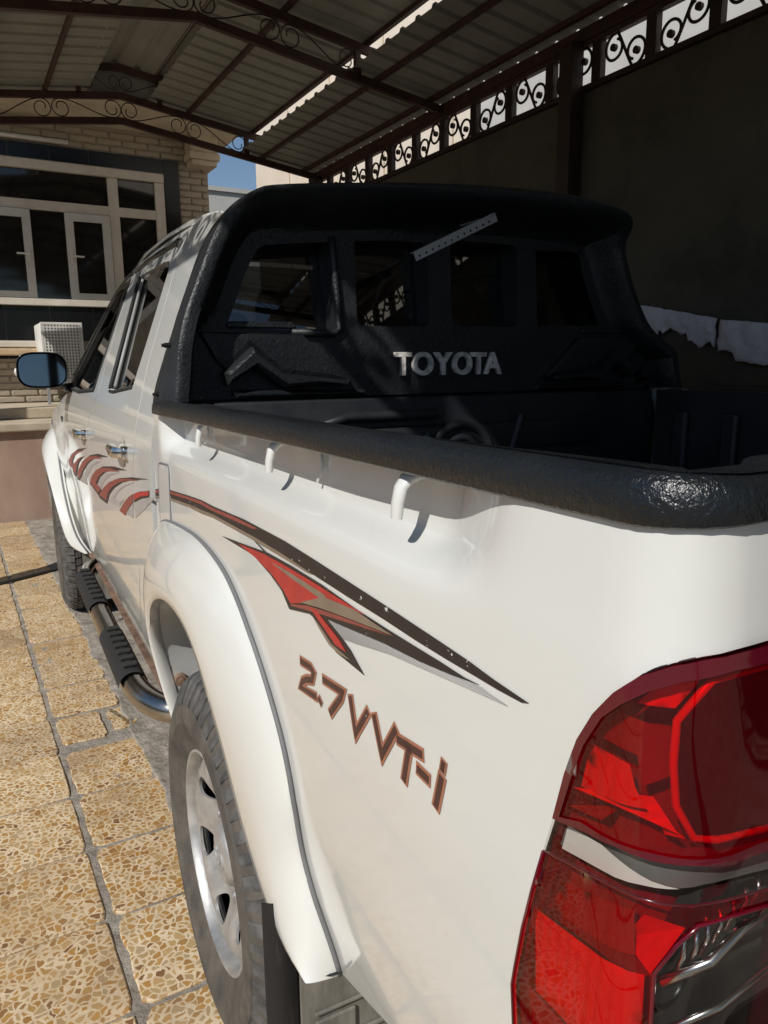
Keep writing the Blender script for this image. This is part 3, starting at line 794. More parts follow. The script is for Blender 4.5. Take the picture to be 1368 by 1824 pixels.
# decals
BED_D = {
 'stripe':[(1.5056,1.0679),(1.4666,1.0747),(1.3423,1.0894),(1.1696,1.1029),(1.0679,1.1095),(0.9904,1.1112),(0.8126,1.12),(0.6365,1.1229),(0.5385,1.1213),(0.444,1.1191),(0.3655,1.1172),(0.3039,1.1156),(0.2507,1.1145),(0.2076,1.1131),(0.1751,1.1104),(0.1319,1.1085),(0.1397,1.1058),(0.1683,1.1041),(0.1998,1.1035),(0.2419,1.1023),(0.2939,1.1017),(0.3543,1.1024),(0.4428,1.1021),(0.5375,1.1026),(0.6356,1.1041),(0.7886,1.1026),(0.9909,1.0974),(1.0691,1.0921),(1.1718,1.0861),(1.3458,1.0726),(1.4707,1.0576),(1.5099,1.0508)],
 'stripe_red':[(1.5037,1.0664),(1.4671,1.0725),(1.3428,1.0869),(1.1698,1.1007),(1.0679,1.1075),(0.9904,1.1083),(0.8496,1.116),(0.7443,1.1183),(0.766,1.1142),(0.8623,1.1092),(0.9906,1.1029),(1.0682,1.1016),(1.1704,1.0955),(1.3441,1.081),(1.4689,1.0652),(1.5056,1.059)],
 'stripe_tan':[(0.7547,1.1033),(0.6356,1.1041),(0.5375,1.1026),(0.5526,1.1007),(0.6355,1.0996),(0.7887,1.0976),(0.9914,1.0915),(1.0701,1.085),(1.1728,1.0804),(1.347,1.0671),(1.472,1.0521),(1.509,1.0451),(1.5076,1.0507),(1.4708,1.0571),(1.3459,1.0721),(1.1719,1.0857),(1.0691,1.0917),(0.9909,1.097)],
 'arrow':[(0.9368,1.0695),(0.8385,1.0789),(0.7023,1.0926),(0.6093,1.0959),(0.5084,1.097),(0.4187,1.0945),(0.344,1.0947),(0.285,1.0957),(0.249,1.0964),(0.2127,1.0963),(0.1927,1.0981),(0.2337,1.0914),(0.2846,1.0846),(0.3535,1.0782),(0.4185,1.0695),(0.4949,1.0599),(0.452,1.0504),(0.4304,1.0441),(0.3971,1.0281),(0.4365,1.0283),(0.4683,1.0281),(0.5022,1.0367),(0.5309,1.0483),(0.5475,1.0502),(0.6186,1.0354),(0.6467,1.0526),(0.694,1.0639),(0.7675,1.0746)],
 'arrow_red':[(0.8387,1.0766),(0.7179,1.0874),(0.6357,1.0906),(0.5373,1.0933),(0.4678,1.0939),(0.396,1.0947),(0.4245,1.092),(0.4945,1.0823),(0.523,1.0719),(0.6113,1.0452),(0.6374,1.0551),(0.684,1.0664),(0.7564,1.0735)],
 'arrow_tan':[(0.6879,1.083),(0.6095,1.0864),(0.5014,1.0875),(0.4945,1.0851),(0.4186,1.0932),(0.3743,1.0925),(0.3342,1.0923),(0.3903,1.085),(0.4426,1.078),(0.5159,1.0675),(0.5773,1.0565),(0.5142,1.0796),(0.6098,1.08)],
 'arrow_low':[(0.6096,1.0448),(0.5534,1.059),(0.4679,1.0731),(0.3958,1.0832),(0.3414,1.09),(0.3958,1.0807),(0.468,1.0681),(0.5018,1.0624),(0.6114,1.0423)],
 'leg_red':[(0.5442,1.0593),(0.5255,1.0612),(0.4936,1.054),(0.4604,1.0468),(0.4408,1.0385),(0.4682,1.0372),(0.502,1.047)],
 'leg_tan':[(0.5383,1.0508),(0.5127,1.0445),(0.4816,1.0343),(0.4617,1.0338),(0.4316,1.0328),(0.4631,1.0294),(0.4871,1.0308),(0.5178,1.042)],
 'halftone':[(0.4921,1.0596),(0.4501,1.0505),(0.4185,1.0557),(0.3434,1.0706),(0.2719,1.0802),(0.2122,1.0882),(0.1557,1.0956),(0.1894,1.0972),(0.2336,1.0905),(0.2845,1.0837),(0.3535,1.0772),(0.4185,1.0684)],
 'spike':[(0.7863,1.1013),(0.7106,1.0897),(0.6924,1.0907),(0.7375,1.096)],
 'T_2':[(0.5783,0.978),(0.5462,0.9816),(0.5371,0.9779),(0.542,0.9664),(0.5602,0.9606),(0.5745,0.9525),(0.5826,0.9411),(0.5322,0.9491)],
 'T_dot':[(0.5201,0.9507),(0.5159,0.9478)],
 'T_7':[(0.5053,0.9812),(0.4517,0.9872),(0.4556,0.9788),(0.4859,0.9478)],
 'T_v1':[(0.4255,0.9884),(0.4125,0.953),(0.3839,0.9898)],
 'T_v2':[(0.373,0.9919),(0.3556,0.9581),(0.3282,0.9978)],
 'T_t1':[(0.3247,0.9908),(0.279,0.9966)],
 'T_t2':[(0.3009,0.9922),(0.3092,0.9561)],
 'T_dash':[(0.2827,0.979),(0.2665,0.9784)],
 'T_i':[(0.2436,0.9904),(0.2511,0.9611)],
 'T_idot':[(0.2409,1.0009),(0.2422,0.9946)],
}
CAB_D = {
 'blade1':[(2.5808,0.8849),(2.4566,0.9284),(2.2336,0.988),(2.0194,1.0289),(1.7931,1.06),(1.5577,1.0854),(1.7949,1.0527),(1.9791,1.021),(2.1533,0.9807),(2.277,0.9429),(2.3696,0.8958)],
 'blade2':[(2.8528,0.8993),(2.7615,0.9386),(2.5885,0.986),(2.3991,1.0205),(2.135,1.0505),(1.8804,1.0687),(2.1398,1.038),(2.3286,1.0105),(2.504,0.9701),(2.6195,0.9269),(2.4574,0.9272),(2.5684,0.8896)],
 'blade3':[(3.4032,0.8465),(3.3209,0.8889),(3.0639,0.9656),(2.7495,1.0243),(2.5054,1.053),(2.2482,1.0684),(2.489,1.0428),(2.6562,1.0199),(2.8776,0.9752),(3.0937,0.9151),(3.2796,0.8548)],
 'blade4':[(3.781,0.8921),(3.5447,0.9506),(3.2166,1.0046),(2.8676,1.0405),(3.1575,0.9994),(3.3915,0.9586),(3.5339,0.9149),(3.512,0.8937),(3.1857,0.9659),(2.9799,0.9987),(3.2325,0.9406),(3.429,0.854),(3.5669,0.8478),(3.5793,0.874),(3.7532,0.8678)],
 'bladeS1':[(2.3116,0.9155),(2.1056,0.9798),(1.9074,1.0258),(1.7466,1.0528),(1.9395,1.0152),(2.0818,0.9775),(2.1725,0.9456),(2.0927,0.9449),(1.9591,0.975),(2.0653,0.9383),(2.2038,0.9198)],
 'bladeS2':[(2.6029,0.9314),(2.4792,0.97),(2.2931,1.0082),(2.0123,1.0472),(2.2198,1.0122),(2.3897,0.9725),(2.4937,0.9341),(2.4338,0.9328),(2.4676,0.9241)],
 'bladeS3':[(3.2941,0.8536),(3.0401,0.9229),(2.8359,0.975),(2.6143,1.0141),(2.4301,1.0366),(2.7029,0.9871),(2.892,0.9345),(2.9765,0.8986),(2.9566,0.8789)],
 'door_tip':[(2.0742,0.9216),(1.9639,0.9652),(1.868,0.9956),(1.7881,1.0161),(1.7991,0.9912),(1.8834,0.9625),(1.9606,0.9261)],
 'door_tip_gray':[(1.945,0.9352),(1.8732,0.962),(1.8005,0.988),(1.8202,0.9438),(1.8674,0.9406)],
 'quarter':[(1.767,1.02),(1.6824,1.0372),(1.5723,1.0546),(1.5475,1.0596),(1.5513,1.0427),(1.6654,1.0223),(1.7781,0.9945)],
 'quarter_red':[(1.7673,1.0191),(1.6826,1.0364),(1.5725,1.0538),(1.5477,1.0589),(1.5501,1.0474),(1.6637,1.0273),(1.7752,1.0013)],
 'quarter_gray':[(1.7795,0.9914),(1.667,1.0181),(1.5519,1.0404),(1.4772,1.0525),(1.632,0.998),(1.7777,0.9513)],
}
DM = {'stripe': ('d_dark', .0012), 'stripe_red': ('d_dred', .0017), 'stripe_tan': ('d_tan', .0017), 'arrow': ('d_dark', .0012), 'arrow_red': ('d_red', .0017), 'arrow_tan': ('d_tan', .0021),
      'arrow_low': ('d_dred', .0018), 'leg_red': ('d_red', .0021), 'leg_tan': ('d_tan', .0018), 'halftone': ('d_half', .0010), 'spike': ('d_dark', .0014)}
sd = tag(empty('side_decal'), None); sd.parent = truck
BED_D['T_idot'] = [(a, b + .0055) for a, b in BED_D['T_idot']]
BED_D['T_v1'] = [(a + .005, b) for a, b in BED_D['T_v1']]; BED_D['T_t1'][0] = (.3215, .9908)
for kx, poly in BED_D.items():
    if kx.startswith('T_'): continue
    mt, of = DM[kx]
    m = MB(); sheet(m, poly, pbed, [], .03, .0006, of); m.build('decal_' + {'stripe': 'stripe', 'stripe_red': 'stripe_band', 'stripe_tan': 'stripe_edge', 'arrow': 'arrow', 'arrow_red': 'arrow_field', 'arrow_tan': 'arrow_band', 'arrow_low': 'arrow_edge', 'leg_red': 'arrow_leg', 'leg_tan': 'leg_edge', 'halftone': 'halftone', 'spike': 'spike'}[kx], mt, sd)
ed_ = tag(empty('engine_lettering')); ed_.parent = truck
for grp in (['T_2'], ['T_dot'], ['T_7'], ['T_v1'], ['T_v2'], ['T_t1', 'T_t2'], ['T_dash'], ['T_i', 'T_idot']):
    m = MB()
    for g in grp: sheet(m, stroke(BED_D[g], .0138 if g not in ('T_dot', 'T_idot') else .0105), pbed, [], .02, .0005, .0011)
    lt = m.build('letter', 'd_copper', ed_)
    m2 = MB()
    for g in grp: sheet(m2, stroke(BED_D[g], .0074 if g not in ('T_dot', 'T_idot') else .0055), pbed, [], .02, .0005, .0016)
    # the dark core of the letter is printed on the same film
    base = lt.data; o = len(base.vertices)
    base.materials.append(M['d_text'])
    bmx = bmesh.new(); bmx.from_mesh(base)
    vv_ = [bmx.verts.new(v) for v in m2.v]
    for f in m2.f:
        ff_ = bmx.faces.new([vv_[i] for i in f]); ff_.material_index = 1
    bmx.to_mesh(base); bmx.free()

# ------------------------------------------------------------------ cab
def pcab(y, z, off=0.0): return cab(y, z, off)
CZ = [.44 + .06 * i for i in range(12)] + [1.12, 1.16, 1.18, 1.20, 1.22, 1.24, 1.27, 1.30] + [1.36 + .06 * i for i in range(7)]
REARWIN = [(2.395, 1.277), (2.30, 1.279), (1.985, 1.299), (2.03, 1.40), (2.11, 1.56), (2.15, 1.64), (2.20, 1.675), (2.30, 1.685), (2.78, 1.69), (2.72, 1.65)]
FRONTWIN = [(2.80, 1.272), (3.30, 1.255), (3.60, 1.262), (3.68, 1.29), (3.36, 1.59), (3.20, 1.70), (3.06, 1.715), (2.99, 1.70)]
seamB = [(3.02, 1.775), (2.87, 1.52), (2.66, 1.258), (2.70, 1.212), (2.80, 1.13), (2.805, 1.06), (2.81, .90), (2.79, .80), (2.80, .70), (2.88, .60), (2.90, .48)]
seamC = [(2.13, 1.782), (2.07, 1.66), (1.99, 1.54), (1.89, 1.366), (1.79, 1.26), (1.76, 1.20), (1.755, 1.14), (1.775, 1.10), (1.80, 1.0), (1.80, .85), (1.80, .80), (1.86, .70), (1.93, .60), (1.97, .48)]
def shift(L, d): return [(a + d, b) for a, b in L]
reardoor = shift(seamB, -.003) + shift(seamC, .003)[::-1]
frontdoor = [(3.06, 1.772), (3.28, 1.69), (3.58, 1.46), (3.78, 1.27), (3.82, 1.22), (3.84, 1.10), (3.82, .95), (3.78, .75), (3.72, .60), (3.68, .48)] + shift(seamB, .003)[::-1]
rd = MB(); sheet(rd, reardoor, pcab, [REARWIN], .05, .02, ygrid=CZ); rdoor = rd.build('rear_door', 'paint', truck, 45)
fd = MB(); sheet(fd, frontdoor, pcab, [FRONTWIN], .05, .02, ygrid=CZ); fdoor = fd.build('front_door', 'paint', truck, 45)
quarter = shift(seamC, -.003) + [(1.54, .48), (1.53, .80), (1.53, 1.25), (1.56, 1.45), (1.66, 1.70), (1.72, 1.738), (1.85, 1.762)]
qm = MB(); sheet(qm, quarter, pcab, [], .05, .02, ygrid=CZ); qp = qm.build('cab_corner', 'paint', truck, 45)
bk = MB(); sheet(bk, [(1.60, .50), (1.60, 1.22), (3.85, 1.22), (3.9, .50)], lambda a, b, o=0: (cab(a, b)[0] + .03, a, b), [], .2); bk.build('door_inner_panel', 'gap', truck)
def window(name, poly, parent, off=-.012):
    m = MB(); sheet(m, poly, pcab, [], .08, 0, off); return m.build(name, 'glass', parent, True)
window('window', REARWIN, rdoor); window('window', FRONTWIN, fdoor)
st = MB(); st.tube([cab(a, b, .001) for a, b in [(2.74, 1.68), (2.395, 1.283)]], .008, 8); st.tube([cab(a, b, .001) for a, b in [(2.385, 1.272), (2.30, 1.272), (1.985, 1.293)]], .0055, 8)
st.build('window_seal', 'rubber', rdoor, True)
st = MB(); st.tube([cab(a, b, -.002) for a, b in [(2.655, 1.655), (2.325, 1.29)]], .006, 8); st.build('glass_run', 'run', rdoor, True)
st = MB(); st.tube([cab(a, b, .002) for a, b in [(2.80, 1.268), (3.30, 1.249), (3.62, 1.255)]], .008, 8); st.tube([cab(a, b, .001) for a, b in [(2.80, 1.268), (2.98, 1.68)]], .006, 8); st.build('window_seal', 'rubber', fdoor, True)
# black sail at the mirror
st = MB(); sheet(st, [(3.60, 1.24), (3.79, 1.225), (3.72, 1.30), (3.36, 1.60), (3.30, 1.59), (3.60, 1.30)], pcab, [], .05, .006, .004); st.build('mirror_sail', 'black', fdoor, 40)
# wind deflectors
def visor(pts, w0, w1, parent):
    m = MB(); rg = []
    for i, (y, z) in enumerate(pts):
        t = i / (len(pts) - 1); w = w0 + (w1 - w0) * t
        a = Vector(cab(y, z, .006)); rg.append([a, a + Vector((-.012, 0, -.010)), a + Vector((-.016, 0, -.4 * w)) , a + Vector((-.010 + .30 * w, 0, -w))])
    m.loft(rg, False, False); return m.build('wind_deflector', 'visor', parent, True)
visor([(2.13, 1.735), (2.22, 1.752), (2.6, 1.757), (2.97, 1.752)], .066, .07, rdoor)
visor([(3.01, 1.752), (3.14, 1.74), (3.28, 1.675), (3.50, 1.51), (3.70, 1.335)], .07, .045, fdoor)
# handles
for (y, z, par) in ((1.955, 1.118, rdoor), (2.965, 1.092, fdoor)):
    hm = MB()
    px = [(-.085, .010, .012), (-.07, .026, .015), (-.03, .034, .017), (.03, .034, .017), (.07, .026, .015), (.088, .012, .012)]
    rg = []
    for dy, ox, hh in px:
        c = Vector(cab(y + dy, z, ox)); rg.append([c + Vector((math.cos(2 * PI * k / 10) * .008, 0, math.sin(2 * PI * k / 10) * hh)) for k in range(10)])
    hm.loft(rg); hm.box((cab(y - .085, z)[0] - .016, y - .11, z - .018), (cab(y, z)[0] + .01, y - .06, z + .018), .006)
    h = hm.build('door_handle', 'chrome', par, 50)
    cm_ = MB(); sheet(cm_, [(y + .055 * math.cos(2 * PI * i / 24), z - .005 + .045 * math.sin(2 * PI * i / 24)) for i in range(24)], lambda a, b, o=0.0: cab(a, b, o + .0008), [], .02); cm_.build('handle_recess', 'paint_dusty', par, True)
for kx, poly in CAB_D.items():
    mt = {'blade': 'd_dred', 'door': 'd_dred', 'quart': 'd_dark'}[kx[:5] if kx[:5] in ('blade', 'quart') else kx[:4]]
    of = .0016
    if kx.startswith('bladeS'): mt, of = 'd_mid', .0010
    if kx == 'quarter_red': mt, of = 'd_red', .0022
    if 'gray' in kx: mt, of = 'd_mid', .0010
    par = qp if 'quarter' in kx else (fdoor if kx in ('blade3', 'blade4', 'bladeS3') else rdoor)
    if kx in ('blade1', 'blade2', 'blade3', 'blade4'):
        # dark tip behind the red field
        cx = sum(p[0] for p in poly) / len(poly); cy = sum(p[1] for p in poly) / len(poly)
        m = MB(); sheet(m, poly, pcab, [], .05, .0004, .0012); m.build('decal_blade', 'd_dark', par)
        k_ = len(poly)
        poly = [(cx + (a - cx) * .86 + .05, cy + (b - cy) * .84 - .004) for a, b in poly]
    m = MB(); sheet(m, poly, pcab, [], .05, .0004, of); m.build('decal_blade', mt, par)
# roof, rear wall, windscreen, bonnet, front
XR = cab(2.4, 1.785)[0]
rf = MB(); rg = []
for (y, dz, zx) in ((1.67, -.090, 0), (1.71, -.062, 0), (1.78, -.040, 0), (1.92, -.016, 0), (2.15, .002, 0), (2.45, .012, 0), (2.75, .012, 0), (2.95, .002, 0), (3.10, -.025, 0)):
    r_ = []
    for i in range(25):
        u = -1 + 2 * i / 24
        a = abs(u); z = 1.787 + dz + .05 * (1 - a ** 2.8)
        x = u * (-XR + .012)
        if a > .94: z -= (a - .94) / .06 * .016
        r_.append((x, y, z))
    rg.append(r_)
rf.loft(rg, False, False); roof = rf.build('roof', 'paint', truck, 60)
dg = MB(); dg.tube([(XR - .002, y, z) for y, z in ((1.80, 1.752), (1.95, 1.772), (2.15, 1.787), (2.5, 1.797), (2.9, 1.79), (3.06, 1.772))], .007, 6); dg.build('drip_rail', 'paint', roof, True)
rw = MB()
def pback(x, z, o=0.0): return (x, 1.60 + .12 * max(0, z - 1.2) - o, z)
sheet(rw, [(-.82, .60), (.82, .60), (.85, 1.22), (.60, 1.72), (-.60, 1.72), (-.85, 1.22)], pback, [[(-.70, 1.40), (.70, 1.40), (.58, 1.69), (-.58, 1.69)]], .08, .02)
bkw = rw.build('cab_rear_wall', 'black', truck)
g = MB(); sheet(g, [(-.71, 1.39), (.71, 1.39), (.59, 1.70), (-.59, 1.70)], lambda a, b, o=0: pback(a, b, .001), [], .3); g.build('rear_window', 'rear_glass', bkw)
wsn = MB()
wsn.loft([[(u * (.60 + .22 * t), 3.08 + .72 * t + .10 * (1 - u * u), 1.775 - .51 * t + .03 * (1 - u * u) * (1 - t)) for u in [-1 + .2 * i for i in range(11)]] for t in (0, .25, .5, .75, 1)], False, False)
wsn.build('windscreen', 'glass', truck, True)
for sx in (-1, 1):
    ap = MB(); ap.tube([(-sx * (cab(y, z)[0] + .03), y, z) for y, z in ((3.06, 1.76), (3.28, 1.675), (3.58, 1.445), (3.78, 1.255), (3.82, 1.21))], .022, 8); ap.build('windscreen_pillar', 'paint', truck, True)
bn = MB(); rg = []
for y, zc, w in ((3.80, 1.20, .80), (4.1, 1.18, .80), (4.6, 1.12, .78), (4.95, 1.04, .74), (5.06, .96, .70)):
    rg.append([(u * w, y - .06 * abs(u) ** 3, zc - .07 * abs(u) ** 2.5) for u in [-1 + .125 * i for i in range(17)]])
bn.loft(rg, False, False); bn.build('bonnet', 'paint', truck, True)
# front wings
def pwing(y, z, o=0.0): return (cab(min(y, 3.9), z, o)[0] - .032 * sstep(3.84, 4.05, y) * sstep(1.15, 1.0, z) + .05 * max(0, y - 4.3) ** 2 * 2, y, z)
def circ(cy, cz, r, a0=0, a1=2 * PI, n=40): return [(cy + r * math.cos(a0 + (a1 - a0) * i / n), cz + r * math.sin(a0 + (a1 - a0) * i / n)) for i in range(n + 1)]
wing = [(3.846, 1.10), (3.826, 1.19), (3.80, 1.23), (4.2, 1.16), (4.7, 1.08), (5.0, 1.0), (5.02, .60), (4.74, .62), (4.66, .84), (4.5, .95), (4.3, .97), (4.1, .88), (3.9, .74), (3.78, .58), (3.73, .50), (3.69, .50), (3.726, .60), (3.786, .75), (3.826, .95)]
w_ = MB(); sheet(w_, wing, pwing, [], .05, .01); fwing = w_.build('front_wing', 'paint', truck, 45)
OPF = chaikin([(3.68, .426, -.845), (3.70, .45, -.90), (3.72, .50, -.928), (3.76, .615, -.949), (3.85, .75, -.965), (4.0, .83, -.976), (4.2, .885, -.978), (4.35, .885, -.970), (4.5, .80, -.955), (4.6, .675, -.947), (4.65, .51, -.933), (4.66, .42, -.92)], 2, False)
GPF = chaikin([(3.66, .43, -.832), (3.69, .50, -.875), (3.72, .60, -.898), (3.8, .707, -.908), (3.9, .79, -.909), (4.0, .872, -.905), (4.15, .97, -.902), (4.3, 1.037, -.896), (4.5, 1.03, -.89), (4.7, .90, -.88), (4.78, .70, -.87), (4.80, .45, -.86)], 2, False)
fl2 = MB(); rings = []
for i in range(61):
    t = i / 60
    g = poly_at([(a, b, c) for a, b, c in GPF], t); o = poly_at([(a, b, c) for a, b, c in OPF], t)
    G = Vector((g[2], g[0], g[1])); O3 = Vector((o[2], o[0], o[1])); rad = G - O3; rad.x = 0; w = rad.length; rad = rad.normalized() if w > 1e-4 else Vector((0, -1, 0))
    P1 = G + Vector((-.03, 0, 0)) - rad * w * .12; P2 = O3 + rad * w * .35 + Vector((-.010, 0, 0))
    ring = [G + Vector((.012, 0, 0))] + [G * (1 - u) ** 3 + P1 * 3 * u * (1 - u) ** 2 + P2 * 3 * u * u * (1 - u) + O3 * u ** 3 for u in [k / 9 for k in range(10)]]
    ring += [O3 + Vector((.012, 0, 0)), O3 + Vector((.03, 0, 0)) + rad * .006]
    rings.append(ring)
fl2.loft(rings, False, False); ff2 = fl2.build('fender_flare', 'paint', truck, 50)
al = MB(); al.loft([[Vector((o[2] + .028, o[0], o[1])), Vector((-.80, o[0], o[1] + .01)), Vector((-.62, o[0], o[1] + .02))] for o in [poly_at(OPF, i / 30) for i in range(31)]], False, False)
al.build('arch_liner', 'paint_dusty', truck, True); ab_ = MB(); ab_.box((-.62, 3.66, .40), (-.60, 4.7, .95)); ab_.box((-.80, 3.655, .40), (-.60, 3.66, .80)); ab_.build('inner_wheel_housing', 'void', truck)
sg = MB(); sg.tube([Vector((g[2] - .002, g[0], g[1])) for g in [poly_at(GPF, i / 60) for i in range(61)]], .0045, 6); sg.build('sealing_strip', 'gap', ff2, True)
ind = MB(); ind.box((-.884, 3.90, 1.075), (-.862, 3.97, 1.11), .008); ind.build('side_marker', 'lamp_dark', truck)
mfd = MB(); mfd.box((-.86, 3.72, .16), (-.66, 3.728, .45)); mfd.build('mud_flap', 'flap', truck)
fb = MB(); fb.box((-.88, 4.95, .42), (.88, 5.16, .86), .05); fb.box((-.66, 5.02, .86), (.66, 5.10, 1.0), .02); fb.build('front_bumper', 'paint', truck, 50)
# sill, step
rs = MB(); rs.box((-.835, 1.60, .425), (-.70, 3.64, .435)); rs.build('step_plate', 'rust', truck)
stp = MB()
sp_path = [(-.74, 1.74, .41), (-.80, 1.70, .41), (-.85, 1.74, .41), (-.885, 1.84, .41), (-.895, 1.96, .41), (-.896, 2.4, .41), (-.896, 3.0, .41), (-.892, 3.28, .41), (-.875, 3.38, .41), (-.83, 3.46, .41), (-.76, 3.48, .41)]
stp.tube(chaikin(sp_path, 2, False), .038, 14); step = stp.build('side_step', 'steel_tube', truck, True)
for (y0, y1) in ((1.94, 2.40), (2.72, 3.26)):
    pm = MB(); rg = []
    for i in range(9):
        t = i / 8; y = y0 + (y1 - y0) * t
        e = .35 if i in (0, 8) else 1
        rg.append([(-.896 + .0425 * math.cos(a), y, .41 + (.0405 + .006 * e) * math.sin(a)) for a in [math.radians(0 + 185 * k / 12) for k in range(13)]])
    pm.loft(rg, False, False)
    pad = pm.build('step_pad', 'rubber', step, 60)
    for k in range(7):
        y = y0 + .05 + (y1 - y0 - .10) * k / 6
        rb = MB(); rb.box((-.918, y - .014, .455), (-.874, y + .010, .467), .004)
        bmx = bmesh.new(); bmx.from_mesh(pad.data)
        vv_ = [bmx.verts.new(v) for v in rb.v]
        for f in rb.f: bmx.faces.new([vv_[i] for i in f])
        bmx.to_mesh(pad.data); bmx.free()
# door mirror
mr = MB(); rg = []
mcx, mcz = -.972, 1.343
def se(a, rx, rz, n=3.2):
    c, s_ = math.cos(a), math.sin(a)
    return (rx * abs(c) ** (2 / n) * (1 if c >= 0 else -1), rz * abs(s_) ** (2 / n) * (1 if s_ >= 0 else -1))
for (y, k) in ((3.565, .955), (3.56, .985), (3.57, 1.0), (3.60, 1.0), (3.64, .93), (3.68, .72), (3.70, .40)):
    rg.append([(mcx + se(2 * PI * i / 36, .108 * k, .083 * k)[0], y - .10 * (se(2 * PI * i / 36, .1, .083)[0]) , mcz + se(2 * PI * i / 36, .108 * k, .083 * k)[1]) for i in range(36)])
mr.loft(rg, True, False); mr.add(rg[-1], [tuple(range(36))])
mir = mr.build('door_mirror', 'black_gloss', truck, True)
mg = MB(); mg.add([(mcx + se(2 * PI * i / 36, .098, .073)[0], 3.570 - .10 * se(2 * PI * i / 36, .098, .073)[0], mcz + se(2 * PI * i / 36, .098, .073)[1]) for i in range(36)], [tuple(range(36))])
mg.v = [(x, y + .11 * (z - mcz), z) for x, y, z in mg.v]; mg.build('mirror_glass', 'mirror_glass', mir)
ml = MB(); ml.tube([(mcx - .105, 3.60, mcz - .025), (mcx - .110, 3.602, mcz - .008), (mcx - .106, 3.60, mcz + .008)], .007, 8); ml.build('mirror_indicator', 'reflector_white', mir, True)
ma = MB(); ma.loft([[(x, y + .03 * math.cos(2 * PI * k / 10), z + h * math.sin(2 * PI * k / 10)) for k in range(10)] for x, y, z, h in ((-.905, 3.60, 1.275, .022), (-.875, 3.62, 1.262, .020), (-.83, 3.66, 1.255, .03))]); ma.build('mirror_arm', 'black_gloss', mir, True)
# far side doors: same pressings mirrored
for o in (rdoor, fdoor, qp, flare, fwing, ff2):
    c = o.copy(); COL.objects.link(c); c.parent = truck; c.scale.x = -1
    for ch in o.children:
        if 'decal' in ch.name: continue
        d = ch.copy(); COL.objects.link(d); d.parent = c
# seats
for (x, y) in ((-.38, 2.95), (.38, 2.95), (-.38, 2.05), (.38, 2.05)):
    s_ = MB(); s_.box((x - .25, y - .1, .70), (x + .25, y + .42, .86), .05)
    s_.loft([[(x - w, y - .14 - .12 * t, .80 + .55 * t), (x - w, y - .02 - .12 * t, .80 + .55 * t), (x + w, y - .02 - .12 * t, .80 + .55 * t), (x + w, y - .14 - .12 * t, .80 + .55 * t)] for t, w in ((0, .24), (.5, .26), (.9, .23), (1, .18))])
    s_.box((x - .13, y - .30, 1.37), (x + .13, y - .20, 1.56), .04); s_.build('seat', 'seat', truck, 60)
db = MB(); db.box((-.80, 3.45, .85), (.80, 3.80, 1.20), .06); db.box((-.8, 1.66, .52), (.8, 3.8, .56)); db.build('dashboard', 'black', truck)

# ------------------------------------------------------------------ cab guard
GO = [(-.818, 1.268), (-.803, 1.391), (-.790, 1.446), (-.772, 1.49), (-.75, 1.54), (-.708, 1.637), (-.677, 1.687), (-.648, 1.722), (-.61, 1.745), (-.576, 1.757), (-.35, 1.780), (-.081, 1.802), (.10, 1.810), (.295, 1.812), (.44, 1.800), (.505, 1.788), (.545, 1.770), (.566, 1.745), (.567, 1.70), (.60, 1.60), (.640, 1.522), (.69, 1.446), (.80, 1.385), (.835, 1.268)]
GO = GO[:1] + chaikin(GO[1:-1], 2, False) + GO[-1:]
GOD = resample(GO, .02)
def gdist(x, z):
    best = 9
    for a, b in zip(GO, GO[1:]):
        dx, dz = b[0] - a[0], b[1] - a[1]
        t = max(0, min(1, ((x - a[0]) * dx + (z - a[1]) * dz) / (dx * dx + dz * dz + 1e-12)))
        d = math.hypot(x - a[0] - t * dx, z - a[1] - t * dz)
        if d < best: best = d
    return best
def gy(x, z): return 1.562 + .06 * max(0, z - 1.40)
def gfun(x, z, o=0.0):
    d = gdist(x, z)
    yp = gy(x, z)
    low = 1 - sstep(1.40, 1.50, z)
    H = .095 + .165 * low + .07 * sstep(1.70, 1.80, z)
    w0, w1 = (.040, .052) if z < 1.46 else (.030, .085)
    w0 = .030 + .010 * low; w1 = .085 - .033 * low
    if z > 1.66: w1 = .085 + .03 * sstep(1.66, 1.74, z)
    k = 1 - sstep(w0, w1, d)
    if k > .97: k += -.03 * (1 - min(1, d / .012)) ** 2
    return (x, yp - H * k - o, z)
W1 = [(-.71, 1.441), (-.372, 1.437), (-.383, 1.668), (-.40, 1.677), (-.60, 1.662), (-.628, 1.645)]
W2 = rrect(-.311, 1.452, -.088, 1.676, .02)
W3 = rrect(-.014, 1.456, .218, 1.690, .02)
W4 = [(.292, 1.461), (.601, 1.466), (.575, 1.55), (.535, 1.62), (.49, 1.678), (.47, 1.686), (.288, 1.680)]
GP = resample(GO, .012, False)
def gring(d):
    o = []
    n_ = len(GP)
    for i in range(n_):
        acc = Vector((0, 0))
        for k in range(-3, 4):
            j = min(max(i + k, 1), n_ - 2)
            t = Vector((GP[j + 1][0] - GP[j - 1][0], GP[j + 1][1] - GP[j - 1][1])).normalized(); acc += Vector((t.y, -t.x))
        acc.normalize()
        x, z = GP[i][0] + acc.x * d, GP[i][1] + acc.y * d
        if i < 4 or i > n_ - 5: z = GP[i][1]; x = GP[i][0] + (d if i < 4 else -d)
        o.append((x, z))
    return o
def gpt(x, z, d):
    yp = gy(x, z)
    low = 1 - sstep(1.40, 1.50, z)
    H = .080 + .005 * low + .07 * sstep(1.68, 1.80, z)
    w0 = .026 + .008 * low; w1 = .080 - .034 * low
    if z > 1.66: w1 = .080 + .03 * sstep(1.66, 1.74, z)
    k = 1 - sstep(w0, w1, d)
    k -= .05 * (1 - min(1, d / .012)) ** 2
    return (x, yp - H * k, z)
DS = (0, .003, .007, .012, .020, .030, .036, .042, .048, .054, .061, .069, .078, .088, .100, .116)
